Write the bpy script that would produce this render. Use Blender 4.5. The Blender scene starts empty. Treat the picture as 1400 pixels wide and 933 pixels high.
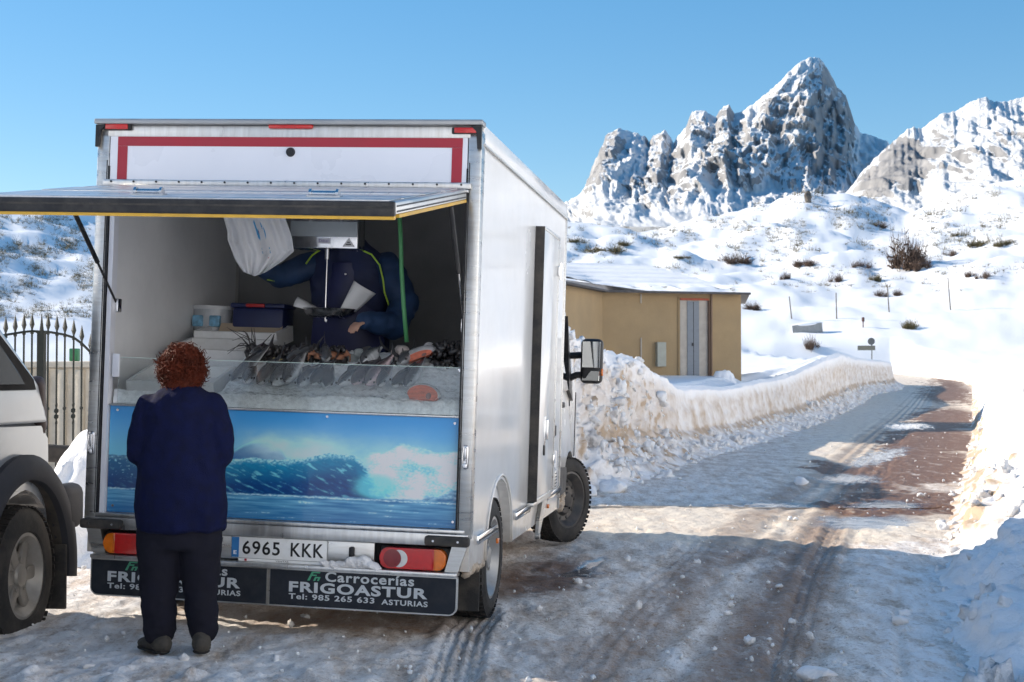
import bpy, bmesh, math, random
import numpy as np
from mathutils import Vector, Matrix, Euler, Quaternion
R = math.radians
scene = bpy.context.scene
col = scene.collection

# ------------------------------------------------------------------ camera
CAM = Vector((0.0, 0.0, 1.40)); FPX = 1944.4
PITCH = math.atan(47.5 / FPX)
cam_d = bpy.data.cameras.new('camera'); cam_d.lens = 50.0; cam_d.sensor_width = 36.0
cam_d.clip_start = 0.1; cam_d.clip_end = 20000
cam_d.dof.use_dof = True; cam_d.dof.focus_distance = 7.9; cam_d.dof.aperture_fstop = 9.0
cam = bpy.data.objects.new('camera', cam_d); col.objects.link(cam)
cam.location = CAM; cam.rotation_euler = (math.pi / 2 + PITCH, 0, 0)
scene.camera = cam

# ------------------------------------------------------------------ sky, sun, exposure
SUN_AZ = 66.0      # degrees to the left of the view direction (+Y)
SUN_EL = 25.5
world = bpy.data.worlds.new('World'); scene.world = world; world.use_nodes = True
wn = world.node_tree.nodes; wl = world.node_tree.links
bg = wn['Background']
sky = wn.new('ShaderNodeTexSky'); sky.sky_type = 'NISHITA'; sky.sun_disc = False
sky.sun_elevation = R(SUN_EL); sky.sun_rotation = R(-SUN_AZ)
sky.altitude = 1200; sky.air_density = 1.0; sky.dust_density = 0.3; sky.ozone_density = 1.6
# one even grade over the whole dome: the photograph's sky is a deep saturated blue with little falloff
gm = wn.new('ShaderNodeGamma'); gm.inputs[1].default_value = 0.6
hs = wn.new('ShaderNodeHueSaturation'); hs.inputs['Saturation'].default_value = 1.82
wl.new(sky.outputs[0], gm.inputs[0]); wl.new(gm.outputs[0], hs.inputs['Color']); wl.new(hs.outputs[0], bg.inputs[0])
bg.inputs[1].default_value = 0.120
sun_d = bpy.data.lights.new('sun', 'SUN'); sun_d.energy = 3.0; sun_d.angle = R(0.5); sun_d.color = (1.0, 0.885, 0.74)
sun = bpy.data.objects.new('sun', sun_d); col.objects.link(sun)
SUNV = Vector((-math.sin(R(SUN_AZ)) * math.cos(R(SUN_EL)), math.cos(R(SUN_AZ)) * math.cos(R(SUN_EL)), math.sin(R(SUN_EL))))
sun.rotation_euler = SUNV.to_track_quat('Z', 'Y').to_euler(); sun.location = SUNV * 50
vs = scene.view_settings
vs.view_transform = 'Standard'; vs.look = 'None'; vs.gamma = 1.0; vs.use_curve_mapping = False; vs.exposure = 1.38
scene.cycles.max_bounces = 8; scene.cycles.diffuse_bounces = 6; scene.cycles.transparent_max_bounces = 12

# ------------------------------------------------------------------ helpers
def at(px, py, Y):
    x = (px - 700) / FPX; y = (466.5 - py) / FPX
    c, s = math.cos(PITCH), math.sin(PITCH)
    d = Vector((x, c - y * s, s + y * c))
    return CAM + d * (Y / d.y)

def tag(o, label=None, cat=None, group=None, kind=None):
    if label: o['label'] = label
    if cat: o['category'] = cat
    if group: o['group'] = group
    if kind: o['kind'] = kind
    return o

def empty(name, loc=(0, 0, 0), rot=(0, 0, 0), parent=None):
    o = bpy.data.objects.new(name, None); col.objects.link(o)
    o.location = loc; o.rotation_euler = rot; o.empty_display_size = 0.1
    if parent: o.parent = parent
    return o

def link(name, me, mat=None, parent=None, smooth=False):
    if mat is not None and not me.materials:
        me.materials.append(mat)
    if smooth is True:
        me.polygons.foreach_set('use_smooth', [True] * len(me.polygons))
    elif smooth:
        me.polygons.foreach_set('use_smooth', [True] * len(me.polygons))
        me.set_sharp_from_angle(angle=R(smooth))
    o = bpy.data.objects.new(name, me); col.objects.link(o)
    if parent: o.parent = parent
    return o

def mesh_np(name, verts, faces, mat=None, parent=None, smooth=True, attrs=None):
    """verts (n,3) array, faces (m,4|3) int array"""
    me = bpy.data.meshes.new(name)
    verts = np.asarray(verts, dtype=np.float32); faces = np.asarray(faces, dtype=np.int32)
    k = faces.shape[1]
    me.vertices.add(len(verts)); me.vertices.foreach_set('co', verts.ravel())
    me.loops.add(faces.size); me.loops.foreach_set('vertex_index', faces.ravel())
    me.polygons.add(len(faces))
    me.polygons.foreach_set('loop_start', np.arange(0, faces.size, k, dtype=np.int32))
    me.update(calc_edges=True)
    for an, av in (attrs or {}).items():
        av = np.asarray(av, dtype=np.float32)
        if av.ndim == 1:
            a = me.attributes.new(an, 'FLOAT', 'POINT'); a.data.foreach_set('value', av)
        else:
            a = me.attributes.new(an, 'FLOAT_COLOR', 'POINT')
            if av.shape[1] == 3: av = np.concatenate([av, np.ones((len(av), 1), np.float32)], 1)
            a.data.foreach_set('color', av.ravel())
    return link(name, me, mat, parent, smooth)

def grid_faces(nr, nc, wrap=False):
    i = np.arange(nr - 1)[:, None]; j = np.arange(nc - (0 if wrap else 1))[None, :]
    a = i * nc + j; b = i * nc + (j + 1) % nc; c = (i + 1) * nc + (j + 1) % nc; d = (i + 1) * nc + j
    return np.stack([a, b, c, d], -1).reshape(-1, 4)

# gradient noise, numpy
def _hash(ix, iy, iz, seed):
    h = (ix.astype(np.int64) * 374761393 + iy.astype(np.int64) * 668265263 + iz.astype(np.int64) * 2147483647 + seed * 1274126177) & 0xffffffff
    h = ((h ^ (h >> 13)) * 1274126177) & 0xffffffff
    h = h ^ (h >> 16)
    h = (h * 2246822519) & 0xffffffff
    return (h ^ (h >> 15)) & 0xffff
def noise(x, y, z=None, seed=0):
    x = np.asarray(x, dtype=np.float64); y = np.asarray(y, dtype=np.float64)
    z = np.zeros_like(x) if z is None else np.asarray(z, dtype=np.float64) + np.zeros_like(x)
    xi, yi, zi = np.floor(x), np.floor(y), np.floor(z)
    xf, yf, zf = x - xi, y - yi, z - zi
    u, v, w = [t * t * t * (t * (t * 6 - 15) + 10) for t in (xf, yf, zf)]
    out = 0
    for dx in (0, 1):
        for dy in (0, 1):
            for dz in (0, 1):
                h = _hash(xi + dx, yi + dy, zi + dz, seed)
                a = h * (2 * math.pi / 65536.0); b = ((h * 7919) & 0xffff) / 32768.0 - 1.0
                s = np.sqrt(1 - b * b)
                g = s * np.cos(a) * (xf - dx) + s * np.sin(a) * (yf - dy) + b * (zf - dz)
                out = out + g * (u if dx else 1 - u) * (v if dy else 1 - v) * (w if dz else 1 - w)
    return out * 1.5
def fbm(x, y, z=None, octv=4, seed=0, gain=0.5, lac=2.03):
    a = 1.0; t = 0; s = 0
    for k in range(octv):
        t = t + a * noise(x, y, z, seed + k * 17); s += a
        x = np.asarray(x) * lac; y = np.asarray(y) * lac
        if z is not None: z = np.asarray(z) * lac
        a *= gain
    return t / s
def ridged(x, y, z=None, octv=4, seed=0, gain=0.5, lac=2.1):
    a = 1.0; t = 0; s = 0
    for k in range(octv):
        t = t + a * (1 - np.abs(noise(x, y, z, seed + k * 31)) * 2); s += a
        x = np.asarray(x) * lac; y = np.asarray(y) * lac
        if z is not None: z = np.asarray(z) * lac
        a *= gain
    return t / s
def sstep(a, b, x):
    t = np.clip((np.asarray(x, dtype=float) - a) / (b - a), 0, 1); return t * t * (3 - 2 * t)

# shapes collected into a bmesh
def bm_box(bm, c, s, rot=None, bev=0.0, seg=2):
    m = Matrix.Translation(c)
    if rot is not None: m = m @ Euler(rot).to_matrix().to_4x4()
    m = m @ Matrix.Diagonal((s[0], s[1], s[2], 1))
    r = bmesh.ops.create_cube(bm, size=1.0, matrix=m)
    if bev > 0:
        es = list({e for v in r['verts'] for e in v.link_edges})
        bmesh.ops.bevel(bm, geom=es, offset=bev, segments=seg, affect='EDGES', profile=0.5)
def bm_cyl(bm, p0, p1, r0, r1=None, n=12, caps=True):
    p0 = Vector(p0); p1 = Vector(p1); d = p1 - p0
    q = d.to_track_quat('Z', 'Y')
    m = Matrix.Translation((p0 + p1) / 2) @ q.to_matrix().to_4x4()
    bmesh.ops.create_cone(bm, cap_ends=caps, segments=n, radius1=r0, radius2=r0 if r1 is None else r1, depth=d.length, matrix=m)
def bm_tube(bm, pts, r, n=8, caps=True):
    pts = [Vector(p) for p in pts]; rs = r if hasattr(r, '__len__') else [r] * len(pts)
    rings = []; up = Vector((0, 0, 1)); prev = None
    for i, p in enumerate(pts):
        t = (pts[min(i + 1, len(pts) - 1)] - pts[max(i - 1, 0)]).normalized()
        if prev is None:
            a = t.cross(up)
            if a.length < 1e-3: a = t.cross(Vector((1, 0, 0)))
        else:
            a = prev - t * prev.dot(t)
        a.normalize(); b = t.cross(a); prev = a
        rings.append([bm.verts.new(p + (a * math.cos(2 * math.pi * k / n) + b * math.sin(2 * math.pi * k / n)) * rs[i]) for k in range(n)])
    for A, B in zip(rings, rings[1:]):
        for k in range(n):
            bm.faces.new((A[k], A[(k + 1) % n], B[(k + 1) % n], B[k]))
    if caps:
        bm.faces.new(list(reversed(rings[0]))); bm.faces.new(rings[-1])
def bm_ring(bm, prof, n=32, axis='x', closed=True, a0=0, a1=2 * math.pi):
    """lathe: prof list of (along axis, radius)"""
    full = abs(a1 - a0 - 2 * math.pi) < 1e-6
    m = n if full else n + 1
    rows = []
    for (t, r) in prof:
        row = []
        for k in range(m):
            a = a0 + (a1 - a0) * k / n
            c, s = math.cos(a) * r, math.sin(a) * r
            row.append(bm.verts.new({'x': (t, c, s), 'y': (c, t, s), 'z': (c, s, t)}[axis]))
        rows.append(row)
    for A, B in zip(rows, rows[1:]):
        for k in range(n):
            bm.faces.new((A[k], A[(k + 1) % m], B[(k + 1) % m], B[k]))
    if closed:
        for row in (rows[0], rows[-1]):
            if full and len(row) > 2:
                try: bm.faces.new(row)
                except ValueError: pass
def bm_prism(bm, poly, lo, hi, axis='y'):
    """poly: list of 2D points; extruded along axis"""
    def mk(p, t): return {'x': (t, p[0], p[1]), 'y': (p[0], t, p[1]), 'z': (p[0], p[1], t)}[axis]
    A = [bm.verts.new(mk(p, lo)) for p in poly]; B = [bm.verts.new(mk(p, hi)) for p in poly]
    n = len(poly)
    for k in range(n): bm.faces.new((A[k], A[(k + 1) % n], B[(k + 1) % n], B[k]))
    bm.faces.new(list(reversed(A))); bm.faces.new(B)
def bm_ell(bm, c, r, sub=2, rot=None):
    m = Matrix.Translation(c)
    if rot is not None: m = m @ Euler(rot).to_matrix().to_4x4()
    m = m @ Matrix.Diagonal((r[0], r[1], r[2], 1))
    bmesh.ops.create_icosphere(bm, subdivisions=sub, radius=1.0, matrix=m)
def fin(name, bm, mat, parent=None, smooth=False, recalc=True):
    if recalc: bmesh.ops.recalc_face_normals(bm, faces=bm.faces[:])
    me = bpy.data.meshes.new(name); bm.to_mesh(me); bm.free()
    return link(name, me, mat, parent, smooth)
def B(): return bmesh.new()
def box(name, c, s, mat, parent=None, bev=0.0, rot=None, seg=2):
    bm = B(); bm_box(bm, c, s, rot, bev, seg); return fin(name, bm, mat, parent, 40 if bev else False)

def text_mesh(name, body, size, mat, parent, loc, rot, width=None, bold=0.0, height=None, depth=0.0015, align='LEFT', spacing=1.0):
    cu = bpy.data.curves.new(name, 'FONT'); cu.body = body; cu.size = size; cu.extrude = depth; cu.offset = bold; cu.space_character = spacing
    cu.align_x = 'LEFT'; cu.resolution_u = 4
    tmp = bpy.data.objects.new(name, cu); col.objects.link(tmp)
    dg = bpy.context.evaluated_depsgraph_get(); me = bpy.data.meshes.new_from_object(tmp.evaluated_get(dg))
    bpy.data.objects.remove(tmp); bpy.data.curves.remove(cu)
    co = np.empty(len(me.vertices) * 3, np.float32); me.vertices.foreach_get('co', co); co = co.reshape(-1, 3)
    x0, x1 = co[:, 0].min(), co[:, 0].max(); y0, y1 = co[:, 1].min(), co[:, 1].max()
    co[:, 0] -= x0; co[:, 1] -= y0
    if width: co[:, 0] *= width / (x1 - x0)
    if height: co[:, 1] *= height / (y1 - y0)
    me.vertices.foreach_set('co', co.ravel()); me.update()
    me.materials.clear()
    o = link(name, me, mat, parent); o.location = loc; o.rotation_euler = rot
    return o

# ------------------------------------------------------------------ materials
def mat_new(name):
    m = bpy.data.materials.new(name); m.use_nodes = True
    return m, m.node_tree.nodes, m.node_tree.links, m.node_tree.nodes['Principled BSDF']
def setp(b, **k):
    for n, v in k.items():
        b.inputs[n.replace('_', ' ')].default_value = v
def plain(name, rgb, rough=0.5, metal=0.0, var=0.08, scale=8.0, bump=0.0, bscale=60.0, coat=0.0, spec=0.5, rvar=0.1, dirt=None, dirt_amt=0.0, dirt_scale=6.0, sheen=0.0, trans=0.0, alpha=1.0, stretch=None):
    """base colour with soft noise variation, optional dirt, roughness variation and bump"""
    m, n, l, b = mat_new(name)
    tc = n.new('ShaderNodeTexCoord'); mp = n.new('ShaderNodeMapping')
    l.new(tc.outputs['Object'], mp.inputs[0])
    if stretch: mp.inputs['Scale'].default_value = stretch
    nz = n.new('ShaderNodeTexNoise'); nz.inputs['Scale'].default_value = scale; nz.inputs['Detail'].default_value = 5
    l.new(mp.outputs[0], nz.inputs['Vector'])
    mr = n.new('ShaderNodeMapRange'); mr.inputs[1].default_value = 0.3; mr.inputs[2].default_value = 0.7
    mr.inputs[3].default_value = 1 - var; mr.inputs[4].default_value = 1 + var
    l.new(nz.outputs[0], mr.inputs[0])
    mx = n.new('ShaderNodeMix'); mx.data_type = 'RGBA'; mx.blend_type = 'MULTIPLY'; mx.inputs[0].default_value = 1.0
    mx.inputs[6].default_value = (*rgb, 1); l.new(mr.outputs[0], mx.inputs[7])
    out = mx.outputs[2]
    if dirt is not None:
        nd = n.new('ShaderNodeTexNoise'); nd.inputs['Scale'].default_value = dirt_scale; nd.inputs['Detail'].default_value = 8; nd.inputs['Roughness'].default_value = 0.65
        l.new(mp.outputs[0], nd.inputs['Vector'])
        md = n.new('ShaderNodeMapRange'); md.inputs[1].default_value = 0.42; md.inputs[2].default_value = 0.72; md.inputs[4].default_value = dirt_amt
        l.new(nd.outputs[0], md.inputs[0])
        m2 = n.new('ShaderNodeMix'); m2.data_type = 'RGBA'; l.new(md.outputs[0], m2.inputs[0]); l.new(out, m2.inputs[6]); m2.inputs[7].default_value = (*dirt, 1)
        out = m2.outputs[2]
    l.new(out, b.inputs['Base Color'])
    rr = n.new('ShaderNodeMapRange'); rr.inputs[1].default_value = 0.3; rr.inputs[2].default_value = 0.7
    rr.inputs[3].default_value = max(0.02, rough - rvar); rr.inputs[4].default_value = min(1, rough + rvar)
    l.new(nz.outputs[0], rr.inputs[0]); l.new(rr.outputs[0], b.inputs['Roughness'])
    setp(b, Metallic=metal, Coat_Weight=coat, Specular_IOR_Level=spec, Sheen_Weight=sheen, Transmission_Weight=trans, Alpha=alpha)
    if coat: b.inputs['Coat Roughness'].default_value = 0.06
    if bump > 0:
        nb = n.new('ShaderNodeTexNoise'); nb.inputs['Scale'].default_value = bscale; nb.inputs['Detail'].default_value = 4
        l.new(mp.outputs[0], nb.inputs['Vector'])
        bp = n.new('ShaderNodeBump'); bp.inputs['Strength'].default_value = bump; bp.inputs['Distance'].default_value = 0.01
        l.new(nb.outputs[0], bp.inputs['Height']); l.new(bp.outputs[0], b.inputs['Normal'])
    return m
def vcol_mat(name, attr='col', rough=0.5, spec=0.5, bump=0.0, bscale=80.0, coat=0.0, metal=0.0, sss=0.0):
    m, n, l, b = mat_new(name)
    a = n.new('ShaderNodeAttribute'); a.attribute_name = attr; l.new(a.outputs['Color'], b.inputs['Base Color'])
    setp(b, Roughness=rough, Specular_IOR_Level=spec, Coat_Weight=coat, Metallic=metal, Subsurface_Weight=sss)
    if bump:
        tc = n.new('ShaderNodeTexCoord'); nb = n.new('ShaderNodeTexNoise'); nb.inputs['Scale'].default_value = bscale; nb.inputs['Detail'].default_value = 5
        l.new(tc.outputs['Object'], nb.inputs['Vector'])
        bp = n.new('ShaderNodeBump'); bp.inputs['Strength'].default_value = bump; bp.inputs['Distance'].default_value = 0.01
        l.new(nb.outputs[0], bp.inputs['Height']); l.new(bp.outputs[0], b.inputs['Normal'])
    return m
# ================================================================== terrain
def itp(x, xs, ys): return np.interp(x, xs, ys)
XR_Y = [4, 5, 6.5, 9.5, 12.5, 15.5, 21.6, 31.6, 55, 100, 112, 122, 132]; XR_X = [1.75, 1.95, 2.3, 3.03, 4.0, 5.0, 7.05, 10.4, 18, 32.5, 35.5, 36, 34]
XL_Y = [4, 13, 15, 17.5, 21.6, 31.6, 55, 100, 110, 118, 132]; XL_X = [-9, -9, -2.6, 0.75, 1.4, 5.0, 12.2, 26.8, 28.5, 27, 20]
def xr(y): return itp(y, XR_Y, XR_X)
def xl(y): return itp(y, XL_Y, XL_X)
def zroad(x, y):
    t = 0.034 - 0.0314 * (np.clip(x, -2.6, 0.4) + 1.276)
    t = t * (1 - sstep(13, 19, y)) * sstep(3, 6, y) * (1 - 0.5 * sstep(-2.6, -4, x))
    return itp(y, [0, 45, 60, 100, 120, 140], [0, 0, 0.1, 0.60, 1.2, 2.2]) + t

TE_R = [0, 12, 16, 20, 26, 40, 60, 90, 118, 132, 150, 200, 250, 300]
TE_Z = [0, 0.15, 0.6, 1.0, 1.15, 1.4, 1.5, 1.8, 2.2, 3.4, 6.8, 17.0, 27.5, 38.5]
def terr(x, y, fine=True):
    r = np.hypot(x, y); px = 700 + FPX * np.where(y > 1, x / np.maximum(y, 1), np.sign(x) * 4)
    px = np.clip(px, -900, 2300)
    tec = itp(px, [-900, 0, 60, 130, 400, 775, 900, 1000, 1100, 1160, 1240, 1300, 1400, 1700, 2300],
              [0.10, 0.108, 0.112, 0.104, 0.10, 0.104, 0.100, 0.112, 0.126, 0.122, 0.110, 0.117, 0.130, 0.14, 0.12])
    z = itp(r, TE_R, TE_Z)
    k = sstep(130, 300, r) * (tec / 0.125) + (1 - sstep(130, 300, r)); z = 1.4 * (z > 1.4) + (z - 1.4 * (z > 1.4)) * k
    back = sstep(0, -20, y)
    z = np.where(r > 300, z - (r - 300) * 0.06 - 6 * sstep(300, 360, r), z)
    amp = np.clip((r - 110) / 90, 0, 1) * sstep(900, 300, r)
    hump = fbm(x / 38, y / 55, octv=4, seed=5) * 6.0 + ridged(x / 90 + y / 200, y / 60, octv=3, seed=9) * 3.5
    z = z + hump * amp * (0.55 + 0.9 * sstep(200, -100, px))
    z = z + amp * (fbm(x / 15, y / 22, octv=5, seed=12) * 3.4 + np.abs(fbm(x / 9, y / 9, octv=3, seed=13)) * 1.6)
    z = z + fbm(x / 6, y / 6, octv=3, seed=2) * 0.16 * sstep(14, 40, r) + fbm(x / 1.2, y / 1.2, octv=3, seed=3) * 0.04 * sstep(10, 18, r)
    z = z * (1 - back) + np.minimum(z, 1.5) * back
    # right verge: ploughed snow stays high beside the road
    e = x - xr(np.maximum(y, 4))
    z = np.where((e > 0) & (y > -5) & (y < 110), np.maximum(z, (zroad(x, y) + 0.9 * sstep(0.4, 2.2, e) * sstep(-5, 4, y)) * sstep(108, 70, y)), z)
    # corridor of road and yard sits below the road sheet
    sh = 1.05 * sstep(15.5, 19, y)
    inr = sstep(-0.35, 0.45, x - xl(y) + sh) * sstep(0.5, -0.3, x - xr(y)) * sstep(4.2, 5.2, y) * sstep(131, 126, y)
    z = z * (1 - inr) + (zroad(x, y) - 0.3) * inr
    near = (y <= 5.2)
    z = np.where(near, np.where(r < 14, -0.03, z), z)
    # unseen snow slope added behind the viewer, right, to bounce sunlight into the shade
    bd = np.degrees(np.arctan2(x, y)); bd = np.where(bd < -60, bd + 360, bd)
    sec = sstep(40, 60, bd) * sstep(262, 232, bd)
    bounce_hill = 42 * (1 - np.exp(-np.maximum(r - 11.0, 0) * 1.15 / 42)) * (1 + 0.16 * fbm(x / 14, y / 14, octv=3, seed=15))
    z = z + sec * bounce_hill * sstep(900, 500, r)
    return z

def snow_mat(name, dirty=0.0, clean=(0.89, 0.90, 0.91), dirtc=(0.60, 0.50, 0.40), bscale=14.0, bstr=0.5, attr=None, coarse=0.35):
    m, n, l, b = mat_new(name)
    tc = n.new('ShaderNodeTexCoord')
    n1 = n.new('ShaderNodeTexNoise'); n1.inputs['Scale'].default_value = coarse; n1.inputs['Detail'].default_value = 6; l.new(tc.outputs['Object'], n1.inputs['Vector'])
    n2 = n.new('ShaderNodeTexNoise'); n2.inputs['Scale'].default_value = bscale; n2.inputs['Detail'].default_value = 7; n2.inputs['Roughness'].default_value = 0.65; l.new(tc.outputs['Object'], n2.inputs['Vector'])
    mx = n.new('ShaderNodeMix'); mx.data_type = 'RGBA'; mx.inputs[6].default_value = (*clean, 1); mx.inputs[7].default_value = (*dirtc, 1)
    if attr:
        a = n.new('ShaderNodeAttribute'); a.attribute_name = attr
        ad = n.new('ShaderNodeMath'); ad.operation = 'MULTIPLY_ADD'; l.new(n2.outputs[0], ad.inputs[0]); ad.inputs[1].default_value = 0.8; ad.inputs[2].default_value = -0.38
        su = n.new('ShaderNodeMath'); su.operation = 'ADD'; l.new(a.outputs['Fac'], su.inputs[0]); l.new(ad.outputs[0], su.inputs[1])
        mu = n.new('ShaderNodeMath'); mu.operation = 'MULTIPLY'; mu.use_clamp = True; l.new(su.outputs[0], mu.inputs[0]); l.new(a.outputs['Fac'], mu.inputs[1])
        mu2 = n.new('ShaderNodeMath'); mu2.operation = 'MULTIPLY'; mu2.use_clamp = True; mu2.inputs[1].default_value = 1.7; l.new(mu.outputs[0], mu2.inputs[0])
        l.new(mu2.outputs[0], mx.inputs[0])
    else:
        mr = n.new('ShaderNodeMapRange'); mr.inputs[1].default_value = 0.4; mr.inputs[2].default_value = 0.75; mr.inputs[4].default_value = dirty
        l.new(n1.outputs[0], mr.inputs[0]); l.new(mr.outputs[0], mx.inputs[0])
    l.new(mx.outputs[2], b.inputs['Base Color'])
    setp(b, Roughness=0.62, Specular_IOR_Level=0.35)
    bp = n.new('ShaderNodeBump'); bp.inputs['Strength'].default_value = bstr; bp.inputs['Distance'].default_value = 0.04
    l.new(n2.outputs[0], bp.inputs['Height']); l.new(bp.outputs[0], b.inputs['Normal'])
    return m
M_snow = snow_mat('snow_field', 0.10, dirtc=(0.74, 0.74, 0.74), bscale=3.0, bstr=0.35, coarse=0.08)
M_bank = snow_mat('ploughed_snow', attr='dirt', dirtc=(0.47, 0.355, 0.25), clean=(0.89, 0.89, 0.895), bscale=9.0, bstr=0.75)
M_clod = snow_mat('snow_clod', 0.55, dirtc=(0.56, 0.46, 0.37), bscale=22.0, bstr=0.8, coarse=1.3)

def build_terrain():
    bear = np.concatenate([np.linspace(-180, -34, 60, endpoint=False), np.linspace(-34, 34, 440, endpoint=False), np.linspace(34, 180, 60, endpoint=False)])
    rr = np.concatenate([[0.5, 2, 3.5], np.geomspace(4.5, 700, 360), [1000, 1600, 3000, 6000]])
    th = np.radians(bear)
    X = rr[:, None] * np.sin(th)[None, :]; Y = rr[:, None] * np.cos(th)[None, :]
    Z = terr(X, Y); far = rr[:, None] + 0 * X
    Z = np.where(far > 700, 10.0 - 0 * far, Z)
    V = np.stack([X, Y, Z], -1).reshape(-1, 3)
    o = mesh_np('snowy_terrain', V, grid_faces(len(rr), len(bear), wrap=True)[:, ::-1], M_snow)
    tag(o, 'snow covered ground rising gently to the foot of the mountains', 'snow', kind='structure')
    return o
build_terrain()

# ------------------------------------------------------------------ slush covered road and yard
def road_material():
    m, n, l, b = mat_new('slush_road')
    tc = n.new('ShaderNodeTexCoord')
    def nz(scale, det=6, rough=0.6, stretch=None):
        t = n.new('ShaderNodeTexNoise'); t.inputs['Scale'].default_value = scale; t.inputs['Detail'].default_value = det; t.inputs['Roughness'].default_value = rough
        if stretch:
            mp = n.new('ShaderNodeMapping'); mp.inputs['Rotation'].default_value = (0, 0, R(18)); mp.inputs['Scale'].default_value = stretch
            l.new(tc.outputs['Object'], mp.inputs[0]); l.new(mp.outputs[0], t.inputs['Vector'])
        else: l.new(tc.outputs['Object'], t.inputs['Vector'])
        return t.outputs[0]
    def mr(s, a, c, lo=0.0, hi=1.0):
        q = n.new('ShaderNodeMapRange'); q.inputs[1].default_value = a; q.inputs[2].default_value = c; q.inputs[3].default_value = lo; q.inputs[4].default_value = hi
        l.new(s, q.inputs[0]); return q.outputs[0]
    def mix(f, c0, c1):
        q = n.new('ShaderNodeMix'); q.data_type = 'RGBA'
        l.new(f, q.inputs[0])
        for s, i in ((c0, 6), (c1, 7)):
            if isinstance(s, tuple): q.inputs[i].default_value = (*s, 1)
            else: l.new(s, q.inputs[i])
        return q.outputs[2]
    def mth(op, a, c):
        q = n.new('ShaderNodeMath'); q.operation = op; q.use_clamp = True
        for s, i in ((a, 0), (c, 1)):
            if isinstance(s, (int, float)): q.inputs[i].default_value = s
            else: l.new(s, q.inputs[i])
        return q.outputs[0]
    def attr(nm):
        a = n.new('ShaderNodeAttribute'); a.attribute_name = nm; return a.outputs['Fac']
    big = nz(0.6, 5, 0.6, (1.2, 0.30, 1)); mid = nz(4.4, 9, 0.74, (1.25, 0.34, 1)); fine = nz(21, 7, 0.74); grit = nz(75, 4, 0.7)
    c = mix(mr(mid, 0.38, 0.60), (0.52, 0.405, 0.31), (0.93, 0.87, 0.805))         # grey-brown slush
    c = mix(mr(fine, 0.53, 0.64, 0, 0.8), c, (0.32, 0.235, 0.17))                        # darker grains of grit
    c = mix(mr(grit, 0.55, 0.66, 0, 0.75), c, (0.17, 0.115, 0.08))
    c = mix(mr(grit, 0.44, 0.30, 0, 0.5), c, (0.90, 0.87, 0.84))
    w = mth('ADD', attr('white'), mr(big, 0.50, 0.74, -0.12, 0.32))
    w = mth('MULTIPLY', w, mr(mid, 0.32, 0.56)); w = mth('MULTIPLY', w, mr(fine, 0.72, 0.52, 0.35, 1))
    c = mix(w, c, (0.90, 0.905, 0.91))
    wt = mth('MULTIPLY', attr('sunlit_tone'), mr(mid, 0.25, 0.55))
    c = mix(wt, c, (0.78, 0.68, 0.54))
    br = mth('MULTIPLY', mth('MULTIPLY', attr('brown'), 1.25), mr(mid, 0.54, 0.72, 1, 0.3))
    c = mix(br, c, mix(mr(fine, 0.42, 0.62), (0.125, 0.056, 0.027), (0.26, 0.145, 0.08)))
    wet = attr('wet')
    c = mix(wet, c, mix(attr('brown'), (0.30, 0.33, 0.36), (0.06, 0.042, 0.03)))
    l.new(c, b.inputs['Base Color'])
    ro = mth('SUBTRACT', mr(fine, 0.3, 0.7, 0.42, 0.78), mth('MULTIPLY', wet, 0.70)); ro = mth('MAXIMUM', ro, 0.06)
    ro2 = mth('SUBTRACT', ro, mth('MULTIPLY', attr('brown'), 0.06)); l.new(mth('MAXIMUM', ro2, 0.06), b.inputs['Roughness'])
    hb = n.new('ShaderNodeMath'); hb.operation = 'MULTIPLY_ADD'; l.new(fine, hb.inputs[0]); hb.inputs[1].default_value = 0.55; l.new(mid, hb.inputs[2])
    hg = n.new('ShaderNodeMath'); hg.operation = 'MULTIPLY_ADD'; l.new(grit, hg.inputs[0]); hg.inputs[1].default_value = 0.22; l.new(hb.outputs[0], hg.inputs[2])
    bp = n.new('ShaderNodeBump'); bp.inputs['Distance'].default_value = 0.045
    l.new(mr(wet, 0, 1, 0.62, 0.03), bp.inputs['Strength']); l.new(hg.outputs[0], bp.inputs['Height']); l.new(bp.outputs[0], b.inputs['Normal'])
    return m
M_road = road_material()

def gpx(x, y, z=0.0):
    c, s = math.cos(PITCH), math.sin(PITCH); dz = z - CAM.z
    d = y * c + dz * s
    return 700 + FPX * x / d, 466.5 - FPX * (-y * s + dz * c) / d
def ell(px, py, cx, cy, rx, ry, soft=0.5, ang=0.0):
    a = R(ang); u = (px - cx) * math.cos(a) + (py - cy) * math.sin(a); v = -(px - cx) * math.sin(a) + (py - cy) * math.cos(a)
    d = np.sqrt((u / rx) ** 2 + (v / ry) ** 2); return sstep(1 + soft, 1 - soft, d)

def track(x, y, pts, width):
    """signed lateral distance / along distance to a ground polyline"""
    best = np.full(x.shape, 1e9); lat = np.zeros_like(x); al = np.zeros_like(x); acc = 0
    for (ax, ay), (bx, by) in zip(pts, pts[1:]):
        dx, dy = bx - ax, by - ay; L = math.hypot(dx, dy); dx /= L; dy /= L
        t = np.clip((x - ax) * dx + (y - ay) * dy, 0, L); ox = x - ax - dx * t; oy = y - ay - dy * t
        d = np.hypot(ox, oy); s = ox * dy - oy * dx
        k = d < best; best = np.where(k, d, best); lat = np.where(k, s, lat); al = np.where(k, acc + t, al); acc += L
    return best, lat, al

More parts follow.
